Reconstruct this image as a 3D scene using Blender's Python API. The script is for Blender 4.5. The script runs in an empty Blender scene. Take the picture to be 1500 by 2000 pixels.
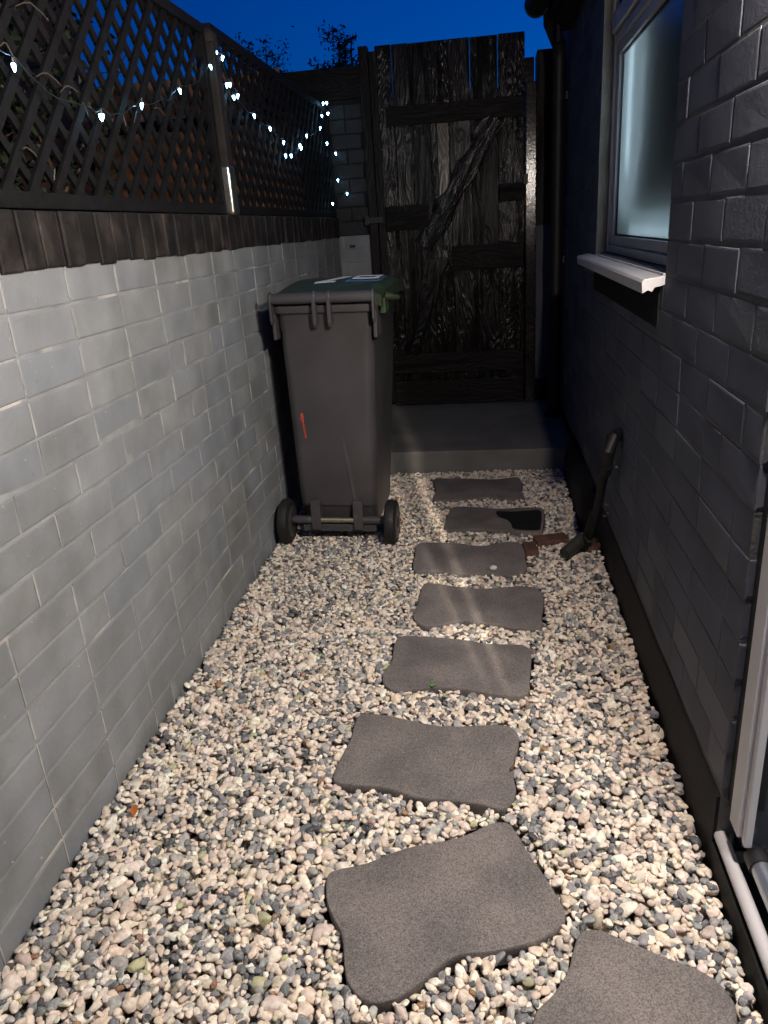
import bpy, bmesh, math, random
import numpy as np
from mathutils import Vector, Matrix
random.seed(7); rng = np.random.default_rng(11)
S = bpy.context.scene
COL = S.collection
R_ = math.radians

# ------------------------------------------------------------------ camera
F_PX, YAW, PITCH, ROLL, CAM_Z = 1459.48, 0.151206, 0.361741, 0.0690104, 1.3
cy, sy, cp, sp = math.cos(YAW), math.sin(YAW), math.cos(PITCH), math.sin(PITCH)
c_f = Vector((-sy*cp, cy*cp, -sp)); c_r = Vector((cy, sy, 0)); c_u = c_r.cross(c_f)
c_r2 = math.cos(ROLL)*c_r - math.sin(ROLL)*c_u
c_u2 = math.sin(ROLL)*c_r + math.cos(ROLL)*c_u
cam = bpy.data.cameras.new('camera'); camo = bpy.data.objects.new('camera', cam); COL.objects.link(camo)
camo.matrix_world = Matrix(((c_r2.x, c_u2.x, -c_f.x, 0), (c_r2.y, c_u2.y, -c_f.y, 0), (c_r2.z, c_u2.z, -c_f.z, CAM_Z), (0, 0, 0, 1)))
cam.sensor_fit = 'HORIZONTAL'; cam.sensor_width = 36; cam.lens = 36*F_PX/1500
cam.clip_start = 0.02; cam.clip_end = 600
S.camera = camo

def ray(px, py):
    return c_f + ((px-750)/F_PX)*c_r2 + ((1000-py)/F_PX)*c_u2
def onz(px, py, z):
    d = ray(px, py); t = (z-CAM_Z)/d.z; return Vector((d.x*t, d.y*t, z))
def onx(px, py, x):
    d = ray(px, py); t = x/d.x; return Vector((x, d.y*t, CAM_Z+d.z*t))
def ony(px, py, y):
    d = ray(px, py); t = y/d.y; return Vector((d.x*t, y, CAM_Z+d.z*t))

# ------------------------------------------------------------------ world (dusk sky)
W = bpy.data.worlds.new("World"); S.world = W; W.use_nodes = True
nt = W.node_tree; nt.nodes.clear()
wo = nt.nodes.new('ShaderNodeOutputWorld'); bg = nt.nodes.new('ShaderNodeBackground')
sky = nt.nodes.new('ShaderNodeTexSky'); sky.sky_type = 'NISHITA'; sky.sun_disc = False
sky.sun_elevation = R_(-1.0); sky.sun_rotation = R_(38); sky.ozone_density = 6.0; sky.altitude = 100
sky.air_density = 1.0; sky.dust_density = 0.4
hs = nt.nodes.new('ShaderNodeHueSaturation'); hs.inputs['Saturation'].default_value = 1.18
SKY_STRENGTH = 0.69
bg.inputs[1].default_value = SKY_STRENGTH
nt.links.new(sky.outputs[0], hs.inputs['Color']); nt.links.new(hs.outputs[0], bg.inputs[0]); nt.links.new(bg.outputs[0], wo.inputs[0])

# ------------------------------------------------------------------ lights
def area(name, loc, target, size, power, color, spread=180):
    l = bpy.data.lights.new(name, 'AREA'); l.shape = 'DISK'; l.size = size; l.energy = power; l.color = color
    l.spread = R_(spread)
    o = bpy.data.objects.new(name, l); COL.objects.link(o); o.location = loc
    o.rotation_euler = (Vector(target)-Vector(loc)).to_track_quat('-Z', 'Y').to_euler()
    return o
WARM = (0.97, 0.96, 0.95)
area('assumed_kitchen_lamp', (0.70, 0.50, 2.40), (-0.3, 1.8, 0.2), 0.24, 46, WARM)  # assumed ceiling lamp in the unseen kitchen, used as weak fill light
pl = bpy.data.lights.new('assumed_lantern_light', 'POINT'); pl.energy = 112; pl.color = (1.0, 0.88, 0.785); pl.shadow_soft_size = 0.028  # assumed main lamp out of view, set from the bin's shadow and post shine
plo = bpy.data.objects.new('assumed_lantern_light', pl); plo.location = (0.451, 1.185, 1.70); COL.objects.link(plo)

# added lamp standing in for door-glass reflections: thin upright sheets of light that land as soft streaks on the path
gl_ = bpy.data.lights.new('added_streak_light', 'POINT'); gl_.energy = 230; gl_.color = (1.0, 0.86, 0.72); gl_.shadow_soft_size = 0.004
glo = bpy.data.objects.new('added_streak_light', gl_); glo.location = (0.27, 0.80, 1.90); COL.objects.link(glo)
gl_.use_nodes = True; n = gl_.node_tree.nodes; L = gl_.node_tree.links
em = n['Emission']; tc = n.new('ShaderNodeTexCoord'); sx = n.new('ShaderNodeSeparateXYZ'); L.new(tc.outputs['Normal'], sx.inputs[0])
def mth(op, a, b_=None, c_=None):
    m_ = n.new('ShaderNodeMath'); m_.operation = op
    for i, v in enumerate((a, b_, c_)):
        if v is None: continue
        if isinstance(v, (int, float)): m_.inputs[i].default_value = v
        else: L.new(v, m_.inputs[i])
    return m_.outputs[0]
rt = mth('DIVIDE', sx.outputs[0], sx.outputs[1]); el = mth('ABSOLUTE', mth('DIVIDE', sx.outputs[2], sx.outputs[1]))
def stripe(r0, w, amp):
    d = mth('DIVIDE', mth('SUBTRACT', rt, r0), w); return mth('MULTIPLY', mth('EXPONENT', mth('MULTIPLY', mth('MULTIPLY', d, d), -1.0)), amp)
st_ = mth('ADD', mth('ADD', stripe(-0.2125, 0.0115, 1.0), stripe(-0.262, 0.009, 0.55)), stripe(-0.285, 0.03, 0.22))
mk = n.new('ShaderNodeMapRange'); mk.inputs[1].default_value = 0.30; mk.inputs[2].default_value = 0.52; L.new(el, mk.inputs[0])
mk2 = n.new('ShaderNodeMapRange'); mk2.inputs[1].default_value = 1.9; mk2.inputs[2].default_value = 1.35; L.new(el, mk2.inputs[0])
L.new(mth('MULTIPLY', mth('MULTIPLY', st_, mk.outputs[0]), mk2.outputs[0]), em.inputs['Strength'])

S.view_settings.view_transform = 'Standard'; S.view_settings.look = 'None'
S.view_settings.exposure = 0; S.view_settings.gamma = 1; S.view_settings.use_curve_mapping = False
S.cycles.max_bounces = 6; S.cycles.transparent_max_bounces = 6
S.cycles.sample_clamp_indirect = 3.0
S.cycles.caustics_reflective = False; S.cycles.caustics_refractive = False

# ------------------------------------------------------------------ materials
def mat(name, base, rough=0.7, spec=0.5, metal=0.0, noise=None, bump=None, mix2=None, coat=0, extra=None, world=False, spots=None):
    # noise=(scale, amount) brightness variation; bump=(scale,strength,dist) ; mix2=(color,scale,lo,hi) patches
    m = bpy.data.materials.new(name); m.use_nodes = True; n = m.node_tree.nodes; L = m.node_tree.links
    b = n['Principled BSDF']
    b.inputs['Roughness'].default_value = rough; b.inputs['Metallic'].default_value = metal
    b.inputs['Specular IOR Level'].default_value = spec
    b.inputs['Coat Weight'].default_value = coat
    tc = n.new('ShaderNodeTexCoord'); src = tc.outputs['Object']
    if world: src = n.new('ShaderNodeNewGeometry').outputs['Position']
    col = None
    rgb = n.new('ShaderNodeRGB'); rgb.outputs[0].default_value = (*base, 1); col = rgb.outputs[0]
    if mix2:
        c2, sc, lo, hi = mix2
        t = n.new('ShaderNodeTexNoise'); t.inputs['Scale'].default_value = sc; t.inputs['Detail'].default_value = 6
        L.new(src, t.inputs['Vector'])
        mr = n.new('ShaderNodeMapRange'); mr.inputs[1].default_value = lo; mr.inputs[2].default_value = hi
        L.new(t.outputs[0], mr.inputs[0])
        mx = n.new('ShaderNodeMix'); mx.data_type = 'RGBA'; L.new(mr.outputs[0], mx.inputs[0])
        L.new(col, mx.inputs[6]); mx.inputs[7].default_value = (*c2, 1); col = mx.outputs[2]
    if noise:
        sc, am = noise
        t = n.new('ShaderNodeTexNoise'); t.inputs['Scale'].default_value = sc; t.inputs['Detail'].default_value = 8
        L.new(src, t.inputs['Vector'])
        mr = n.new('ShaderNodeMapRange'); mr.inputs[1].default_value = 0.3; mr.inputs[2].default_value = 0.7
        mr.inputs[3].default_value = 1-am; mr.inputs[4].default_value = 1+am; L.new(t.outputs[0], mr.inputs[0])
        mm = n.new('ShaderNodeVectorMath'); mm.operation = 'SCALE'; L.new(col, mm.inputs[0]); L.new(mr.outputs[0], mm.inputs['Scale'])
        col = mm.outputs[0]
    for (c2, sc, thr, seed_) in (spots or []):      # small specks and chips
        mp_ = n.new('ShaderNodeMapping'); mp_.inputs['Location'].default_value = (seed_, seed_*2, -seed_); L.new(src, mp_.inputs['Vector'])
        t = n.new('ShaderNodeTexNoise'); t.inputs['Scale'].default_value = sc; t.inputs['Detail'].default_value = 3; L.new(mp_.outputs[0], t.inputs['Vector'])
        mr = n.new('ShaderNodeMapRange'); mr.inputs[1].default_value = thr; mr.inputs[2].default_value = thr+0.025; mr.inputs[4].default_value = 0.85; L.new(t.outputs[0], mr.inputs[0])
        mx = n.new('ShaderNodeMix'); mx.data_type = 'RGBA'; L.new(mr.outputs[0], mx.inputs[0]); L.new(col, mx.inputs[6]); mx.inputs[7].default_value = (*c2, 1); col = mx.outputs[2]
    L.new(col, b.inputs['Base Color'])
    if bump:
        bs = bump if isinstance(bump, list) else [bump]
        prev = None
        for sc, st, di in bs:
            t = n.new('ShaderNodeTexNoise'); t.inputs['Scale'].default_value = sc; t.inputs['Detail'].default_value = 5
            L.new(src, t.inputs['Vector'])
            bp = n.new('ShaderNodeBump'); bp.inputs['Strength'].default_value = st; bp.inputs['Distance'].default_value = di
            L.new(t.outputs[0], bp.inputs['Height'])
            if prev: L.new(prev, bp.inputs['Normal'])
            prev = bp.outputs[0]
        L.new(prev, b.inputs['Normal'])
    return m

def emis(name, color, strength):
    m = bpy.data.materials.new(name); m.use_nodes = True; n = m.node_tree.nodes
    b = n['Principled BSDF']; b.inputs['Base Color'].default_value = (*color, 1)
    b.inputs['Emission Color'].default_value = (*color, 1); b.inputs['Emission Strength'].default_value = strength
    return m

def burnt_wood(name, base=(0.0045, 0.004, 0.0036), axis='Z', rough=0.21, strength=1.0, tint=(0.022, 0.017, 0.012), ridge=0.0055, spec=0.45):
    # charred, brushed timber: raised growth rings swirling round knots, each board its own slice
    m = bpy.data.materials.new(name); m.use_nodes = True; n = m.node_tree.nodes; L = m.node_tree.links
    b = n['Principled BSDF']; b.inputs['Roughness'].default_value = rough; b.inputs['Specular IOR Level'].default_value = spec
    tc = n.new('ShaderNodeTexCoord'); oi = n.new('ShaderNodeObjectInfo')
    ad = n.new('ShaderNodeVectorMath'); ad.operation = 'SCALE'
    cmb = n.new('ShaderNodeCombineXYZ'); L.new(oi.outputs['Random'], cmb.inputs[0]); L.new(oi.outputs['Random'], cmb.inputs[1]); L.new(oi.outputs['Random'], cmb.inputs[2])
    L.new(cmb.outputs[0], ad.inputs[0]); ad.inputs['Scale'].default_value = 37.0
    a2 = n.new('ShaderNodeVectorMath'); a2.operation = 'ADD'; L.new(tc.outputs['Object'], a2.inputs[0]); L.new(ad.outputs[0], a2.inputs[1])
    mp = n.new('ShaderNodeMapping'); mp.inputs['Scale'].default_value = (1, 1, 0.16) if axis == 'Z' else (0.16, 1, 1)
    L.new(a2.outputs[0], mp.inputs['Vector'])
    # low-frequency warp gives knots and swirls
    wn = n.new('ShaderNodeTexNoise'); wn.inputs['Scale'].default_value = 6; wn.inputs['Detail'].default_value = 2
    L.new(mp.outputs[0], wn.inputs['Vector'])
    ml = n.new('ShaderNodeMath'); ml.operation = 'MULTIPLY'; ml.inputs[1].default_value = 46; L.new(wn.outputs[0], ml.inputs[0])
    sn = n.new('ShaderNodeMath'); sn.operation = 'SINE'
    ml2 = n.new('ShaderNodeMath'); ml2.operation = 'MULTIPLY'; ml2.inputs[1].default_value = 4.4
    L.new(ml.outputs[0], ml2.inputs[0]); L.new(ml2.outputs[0], sn.inputs[0])
    fn = n.new('ShaderNodeTexNoise'); fn.inputs['Scale'].default_value = 160; fn.inputs['Detail'].default_value = 4
    L.new(mp.outputs[0], fn.inputs['Vector'])
    add = n.new('ShaderNodeMath'); add.operation = 'MULTIPLY_ADD'; add.inputs[1].default_value = 0.28; L.new(sn.outputs[0], add.inputs[0]); L.new(fn.outputs[0], add.inputs[2])
    bp = n.new('ShaderNodeBump'); bp.inputs['Strength'].default_value = strength; bp.inputs['Distance'].default_value = ridge
    L.new(add.outputs[0], bp.inputs['Height'])
    L.new(bp.outputs[0], b.inputs['Normal'])
    mr = n.new('ShaderNodeMapRange'); mr.inputs[1].default_value = 0.45; mr.inputs[2].default_value = 1.0; L.new(add.outputs[0], mr.inputs[0])
    mx = n.new('ShaderNodeMix'); mx.data_type = 'RGBA'; L.new(mr.outputs[0], mx.inputs[0])
    mx.inputs[6].default_value = (*base, 1); mx.inputs[7].default_value = (*tint, 1); L.new(mx.outputs[2], b.inputs['Base Color'])
    rr = n.new('ShaderNodeMapRange'); rr.inputs[3].default_value = rough+0.16; rr.inputs[4].default_value = rough-0.05; L.new(fn.outputs[0], rr.inputs[0])
    L.new(rr.outputs[0], b.inputs['Roughness'])
    return m

M = {}
M['paint'] = mat('grey_masonry_paint', (0.232, 0.245, 0.257), 0.6, 0.4, noise=(5.5, 0.17), mix2=((0.165, 0.175, 0.172), 2.4, 0.45, 0.72), spots=[((0.50, 0.49, 0.45), 75, 0.72, 3.0), ((0.15, 0.15, 0.145), 55, 0.735, 9.0)], bump=[(26, 0.3, 0.005), (70, 0.4, 0.004), (260, 0.3, 0.0015)])
M['paint_b'] = mat('grey_masonry_paint_cool', (0.222, 0.238, 0.255), 0.58, 0.4, noise=(5.5, 0.16), mix2=((0.16, 0.17, 0.175), 2.4, 0.45, 0.72), spots=[((0.50, 0.49, 0.45), 75, 0.72, 3.0), ((0.15, 0.15, 0.145), 55, 0.735, 9.0)], bump=[(55, 0.35, 0.004), (260, 0.25, 0.0015)])
M['paint_c'] = mat('grey_masonry_paint_patched', (0.240, 0.250, 0.255), 0.66, 0.4, noise=(7, 0.20), mix2=((0.175, 0.18, 0.172), 2.6, 0.45, 0.72), spots=[((0.50, 0.49, 0.45), 75, 0.72, 3.0), ((0.15, 0.15, 0.145), 55, 0.735, 9.0)], bump=[(55, 0.45, 0.004), (260, 0.3, 0.0015)])
M['perp'] = mat('pale_upright_joint', (0.37, 0.365, 0.345), 0.8, 0.3, noise=(14, 0.35), mix2=((0.30, 0.30, 0.295), 8.0, 0.45, 0.6), bump=(120, 0.6, 0.003))
M['paint_joint'] = mat('painted_mortar', (0.255, 0.262, 0.265), 0.75, 0.3, noise=(9, 0.25), mix2=((0.55, 0.50, 0.44), 4.0, 0.60, 0.68), bump=(120, 0.6, 0.003))
M['paint_dark'] = mat('slate_masonry_paint', (0.086, 0.093, 0.116), 0.8, 0.22, noise=(4.2, 0.2), bump=[(24, 0.25, 0.004), (60, 0.2, 0.003), (240, 0.3, 0.0015)])
M['paint_dark_b'] = mat('slate_masonry_paint_worn', (0.091, 0.098, 0.118), 0.65, 0.35, noise=(4.2, 0.16), bump=[(60, 0.32, 0.0035), (240, 0.35, 0.0015)])
M['joint_dark'] = mat('painted_dark_mortar', (0.11, 0.11, 0.105), 0.8, 0.3, noise=(9, 0.25), bump=(120, 0.6, 0.003))
M['black'] = mat('black_masonry_paint', (0.007, 0.007, 0.0085), 0.7, 0.22, noise=(6, 0.3), bump=[(50, 0.4, 0.004), (220, 0.3, 0.0015)])
M['black_gloss'] = mat('black_gloss_brick_paint', (0.010, 0.0095, 0.0095), 0.5, 0.35, noise=(6, 0.4), bump=[(50, 0.5, 0.004)])
M['coping'] = mat('dark_brown_coping_brick', (0.0125, 0.0105, 0.0098), 0.68, 0.3, noise=(14, 0.5), mix2=((0.040, 0.032, 0.027), 9.0, 0.5, 0.7), bump=[(40, 0.6, 0.004), (200, 0.5, 0.002)])
M['coping_joint'] = mat('coping_mortar', (0.055, 0.047, 0.041), 0.8, 0.3, noise=(12, 0.35), bump=(120, 0.6, 0.003))
M['step'] = mat('grey_floor_paint', (0.15, 0.147, 0.14), 0.6, 0.4, noise=(5, 0.15), mix2=((0.10, 0.098, 0.09), 3.0, 0.5, 0.7), bump=(90, 0.3, 0.002))
M['slab'] = mat('rough_grey_slab', (0.185, 0.162, 0.150), 0.85, 0.3, world=True, spots=[((0.035, 0.032, 0.03), 48, 0.745, 5.0), ((0.26, 0.24, 0.215), 60, 0.75, 12.0)], noise=(340, 0.5), mix2=((0.125, 0.112, 0.106), 6.5, 0.40, 0.66), bump=[(300, 0.7, 0.0022), (24, 0.3, 0.004)])
M['wet'] = mat('wet_slab', (0.012, 0.012, 0.012), 0.5, 0.3, noise=(120, 0.3), bump=(160, 0.6, 0.0016))
M['soil'] = mat('dark_gravel_bed', (0.03, 0.027, 0.024), 0.95, 0.2, noise=(30, 0.4), bump=(60, 0.8, 0.01))
M['earth'] = mat('dark_earth', (0.04, 0.045, 0.03), 0.95, 0.2, noise=(1.5, 0.4), bump=(6, 0.6, 0.05))
M['bin'] = mat('dark_grey_bin_plastic', (0.058, 0.053, 0.056), 0.40, 0.5, spots=[((0.14, 0.13, 0.125), 22, 0.735, 7.0)], noise=(5, 0.12), mix2=((0.072, 0.065, 0.067), 2.6, 0.45, 0.7), bump=[(420, 0.2, 0.0008), (3, 0.15, 0.02)])
M['rubber'] = mat('black_rubber', (0.014, 0.013, 0.013), 0.6, 0.4, noise=(60, 0.3), bump=(200, 0.3, 0.001))
M['lid'] = mat('green_lid_plastic', (0.022, 0.034, 0.015), 0.6, 0.35, noise=(12, 0.2), mix2=((0.045, 0.08, 0.03), 9.0, 0.5, 0.7), bump=(300, 0.2, 0.001))
M['steel'] = mat('dull_zinc_axle', (0.62, 0.55, 0.38), 0.35, 0.5, 1.0, noise=(60, 0.15))
M['sticker'] = mat('white_sticker', (0.75, 0.74, 0.7), 0.5)
M['blue_print'] = mat('blue_print', (0.05, 0.16, 0.36), 0.5)
M['red_mark'] = mat('red_spray_mark', (0.42, 0.06, 0.035), 0.6, noise=(120, 0.5))
M['wood_v'] = burnt_wood('charred_board', axis='Z')
M['wood_v2'] = burnt_wood('charred_board_smoother', base=(0.004, 0.0035, 0.003), tint=(0.016, 0.012, 0.009), axis='Z', rough=0.25, ridge=0.004, spec=0.4)
M['wood_v3'] = burnt_wood('charred_board_deep', base=(0.003, 0.0028, 0.0026), tint=(0.012, 0.009, 0.007), axis='Z', rough=0.27, ridge=0.007, spec=0.42)
M['wood_brace'] = burnt_wood('charred_brace', base=(0.004, 0.0035, 0.003), tint=(0.022, 0.016, 0.012), axis='Z', rough=0.2, ridge=0.0065, spec=0.5)
M['wood_h'] = burnt_wood('charred_ledge', base=(0.005, 0.0045, 0.004), tint=(0.018, 0.014, 0.010), axis='X', rough=0.55, strength=0.7, spec=0.2)
M['wood_dark'] = burnt_wood('charred_frame', base=(0.006, 0.0055, 0.005), tint=(0.02, 0.016, 0.012), axis='Z', rough=0.5, strength=0.6, spec=0.22)
M['wood_highlight'] = burnt_wood('highlight_board', base=(0.05, 0.038, 0.028), tint=(0.22, 0.17, 0.11), axis='Z', rough=0.22, strength=0.3, ridge=0.003)  # smooth board, lamp reflection put into its paler colour
M['trellis'] = mat('black_stained_trellis', (0.0075, 0.0072, 0.0075), 0.75, 0.15, noise=(30, 0.35), bump=(140, 0.5, 0.002))
M['post_wood'] = mat('dark_stained_post', (0.022, 0.018, 0.016), 0.75, 0.25, noise=(20, 0.35), bump=(90, 0.5, 0.002))
M['post_foot'] = mat('bright_post_foot', (0.55, 0.52, 0.47), 0.33, 0.5, 1.0, noise=(30, 0.25), bump=(60, 0.3, 0.002))  # pale metallic foot of the trellis post
M['upvc'] = mat('white_upvc', (0.64, 0.63, 0.64), 0.38, 0.5, noise=(7, 0.06), bump=(180, 0.08, 0.001))
M['upvc_grey'] = mat('weathered_upvc', (0.46, 0.44, 0.44), 0.4, 0.5, noise=(7, 0.1), bump=(180, 0.08, 0.001))
M['gasket'] = mat('black_gasket', (0.01, 0.01, 0.011), 0.5)
M['alu'] = mat('silver_threshold', (0.5, 0.53, 0.6), 0.3, 0.5, 0.9, noise=(30, 0.12))
M['pipe'] = mat('black_painted_pipe', (0.008, 0.008, 0.009), 0.55, 0.35, noise=(20, 0.3), bump=(50, 0.4, 0.003))
M['pipe_grey'] = mat('worn_pipe_end', (0.035, 0.035, 0.03), 0.5, 0.4, noise=(30, 0.3))
M['brick'] = mat('red_brick', (0.12, 0.062, 0.045), 0.85, 0.3, noise=(25, 0.35), mix2=((0.09, 0.055, 0.045), 14, 0.45, 0.65), bump=(90, 0.7, 0.003))
M['timber'] = mat('orange_brown_timber', (0.36, 0.17, 0.07), 0.7, 0.3, noise=(9, 0.35), mix2=((0.5, 0.38, 0.26), 3, 0.55, 0.7), bump=(70, 0.4, 0.003))
M['dark_brick'] = mat('dark_house_brick', (0.10, 0.06, 0.045), 0.9, 0.2, noise=(4, 0.4))
M['leaf_dark'] = mat('dark_leaves', (0.03, 0.045, 0.02), 0.6, 0.3, noise=(3, 0.4))
M['twig'] = mat('brown_twig', (0.10, 0.065, 0.04), 0.6, 0.4, noise=(20, 0.3))
M['cable'] = mat('clear_green_cable', (0.02, 0.03, 0.03), 0.4)
M['bulb'] = emis('lit_bulb', (0.28, 0.66, 1.0), 38)
M['white_wall'] = mat('white_interior_paint', (0.75, 0.74, 0.72), 0.8)
M['dark_floor'] = mat('dark_kitchen_floor', (0.04, 0.045, 0.055), 0.35, 0.5, mix2=((0.12, 0.13, 0.15), 11, 0.5, 0.56))
M['leaf_rust'] = mat('rusty_dead_leaf', (0.42, 0.13, 0.03), 0.7, noise=(60, 0.3))
M['leaf_brown'] = mat('brown_dead_leaf', (0.13, 0.065, 0.03), 0.75, noise=(60, 0.3))
M['weed'] = mat('fresh_green_weed', (0.10, 0.28, 0.03), 0.6)
M['pebble_white'] = mat('pale_pebble', (0.6, 0.58, 0.5), 0.6, noise=(60, 0.1))

# ------------------------------------------------------------------ builders
class B:
    def __init__(s): s.v = []; s.f = []; s.m = []
    def add(s, vs, fs, mi=0):
        k = len(s.v); s.v += [tuple(p) for p in vs]; s.f += [tuple(i+k for i in f) for f in fs]; s.m += [mi]*len(fs)
    def box(s, x0, x1, y0, y1, z0, z1, mi=0, M_=None):
        vs = [Vector(p) for p in ((x0,y0,z0),(x1,y0,z0),(x1,y1,z0),(x0,y1,z0),(x0,y0,z1),(x1,y0,z1),(x1,y1,z1),(x0,y1,z1))]
        if M_ is not None: vs = [M_ @ p for p in vs]
        s.add(vs, [(0,3,2,1),(4,5,6,7),(0,1,5,4),(1,2,6,5),(2,3,7,6),(3,0,4,7)], mi)
    def tube(s, pts, r, n=12, mi=0, cap=True):
        pts = [Vector(p) for p in pts]; rs = r if isinstance(r, (list, tuple)) else [r]*len(pts)
        vs = []; up = None
        for i, p in enumerate(pts):
            d = (pts[min(i+1, len(pts)-1)] - pts[max(i-1, 0)])
            if d.length < 1e-9: d = Vector((0, 0, 1))
            d.normalize()
            if up is None: up = d.orthogonal().normalized()
            up = (up - d*up.dot(d)); up = up.normalized() if up.length > 1e-6 else d.orthogonal().normalized()
            w = d.cross(up)
            for k in range(n):
                a = 2*math.pi*k/n; vs.append(p + rs[i]*(math.cos(a)*up + math.sin(a)*w))
        fs = []
        for i in range(len(pts)-1):
            for k in range(n):
                a = i*n+k; b = i*n+(k+1) % n; fs.append((a, b, b+n, a+n))
        if cap: fs.append(tuple(range(n-1, -1, -1))); fs.append(tuple(range((len(pts)-1)*n, len(pts)*n)))
        s.add(vs, fs, mi)
    def lathe(s, prof, c, axis='X', n=32, mi=0):
        # prof: list of (a,r) along the axis
        vs = []; fs = []
        for a, r in prof:
            for k in range(n):
                t = 2*math.pi*k/n; u, w = r*math.cos(t), r*math.sin(t)
                vs.append({'X': (c[0]+a, c[1]+u, c[2]+w), 'Y': (c[0]+u, c[1]+a, c[2]+w), 'Z': (c[0]+u, c[1]+w, c[2]+a)}[axis])
        for i in range(len(prof)-1):
            for k in range(n):
                a = i*n+k; b = i*n+(k+1) % n; fs.append((a, b, b+n, a+n))
        fs.append(tuple(range(n-1, -1, -1))); fs.append(tuple(range((len(prof)-1)*n, len(prof)*n)))
        s.add(vs, fs, mi)
    def prism(s, pts, z0, z1, mi=0):
        n = len(pts); vs = [(p[0], p[1], z0) for p in pts] + [(p[0], p[1], z1) for p in pts]
        s.add(vs, [tuple(range(n-1, -1, -1)), tuple(range(n, 2*n))] + [(i, (i+1) % n, (i+1) % n+n, i+n) for i in range(n)], mi)
    def build(s, name, mats, parent=None, bevel=0, seg=2, smooth=False, origin=None, sub=0):
        me = bpy.data.meshes.new(name)
        off = Vector(origin) if origin is not None else (Vector(parent.location) if parent is not None and parent.get('_abs') else Vector((0, 0, 0)))
        if parent is not None and parent.get('_abs') and parent.type == 'MESH': off = Vector(parent['_abs'])
        me.from_pydata([tuple(Vector(v)-off) for v in s.v], [], s.f)
        for m_ in (mats if isinstance(mats, list) else [mats]): me.materials.append(m_)
        me.polygons.foreach_set('material_index', s.m)
        if bevel or sub or True:
            bm = bmesh.new(); bm.from_mesh(me)
            bmesh.ops.recalc_face_normals(bm, faces=bm.faces)
            if bevel:
                es = [e for e in bm.edges if len(e.link_faces) == 2 and e.calc_face_angle(0) > R_(35)]
                bmesh.ops.bevel(bm, geom=es, offset=bevel, segments=seg, profile=0.6, affect='EDGES', clamp_overlap=True)
            bm.to_mesh(me); bm.free()
        if smooth: me.polygons.foreach_set('use_smooth', [True]*len(me.polygons))
        if smooth == 'auto':
            me.polygons.foreach_set('use_smooth', [True]*len(me.polygons)); me.set_sharp_from_angle(angle=R_(40))
        o = bpy.data.objects.new(name, me); COL.objects.link(o)
        if parent is not None: o.parent = parent
        elif origin is not None: o.location = origin
        return o

def tag(o, label=None, cat=None, group=None, kind=None):
    if label: o['label'] = label
    if cat: o['category'] = cat
    if group: o['group'] = group
    if kind: o['kind'] = kind
    return o
def thing(name, loc, label, cat, group=None, rot=(0, 0, 0), absolute=True):
    o = bpy.data.objects.new(name, None); o.location = loc; o.rotation_euler = rot; o.empty_display_size = 0.1
    COL.objects.link(o); tag(o, label, cat, group)
    if absolute: o['_abs'] = 1
    return o
def sub(parentobj, b, name, mats, **k):
    # sub-part: a mesh under a part whose mesh was laid out in absolute coordinates of its root
    root = parentobj.parent
    k['origin'] = Vector(root.location) if root.get('_abs') else Vector((0, 0, 0))
    o = b.build(name, mats, None, **k); o.location = (0, 0, 0); o.parent = parentobj
    return o

# ================================================================== THE SETTING
b = B(); b.box(-300, 300, -60, 500, -0.4, -0.10)
tag(b.build('ground', M['earth']), kind='structure', label=None)
b = B(); b.box(-0.96, 0.47, -1.6, 4.02, -0.09, -0.045)
tag(b.build('gravel_bed', M['soil']), kind='structure')
b = B(); b.box(-0.953, 0.452, 4.0, 5.30, -0.08, 0.125)
tag(b.build('concrete_step', M['step'], bevel=0.008, seg=3), 'grey painted concrete step in front of the black gate', 'step')

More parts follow.
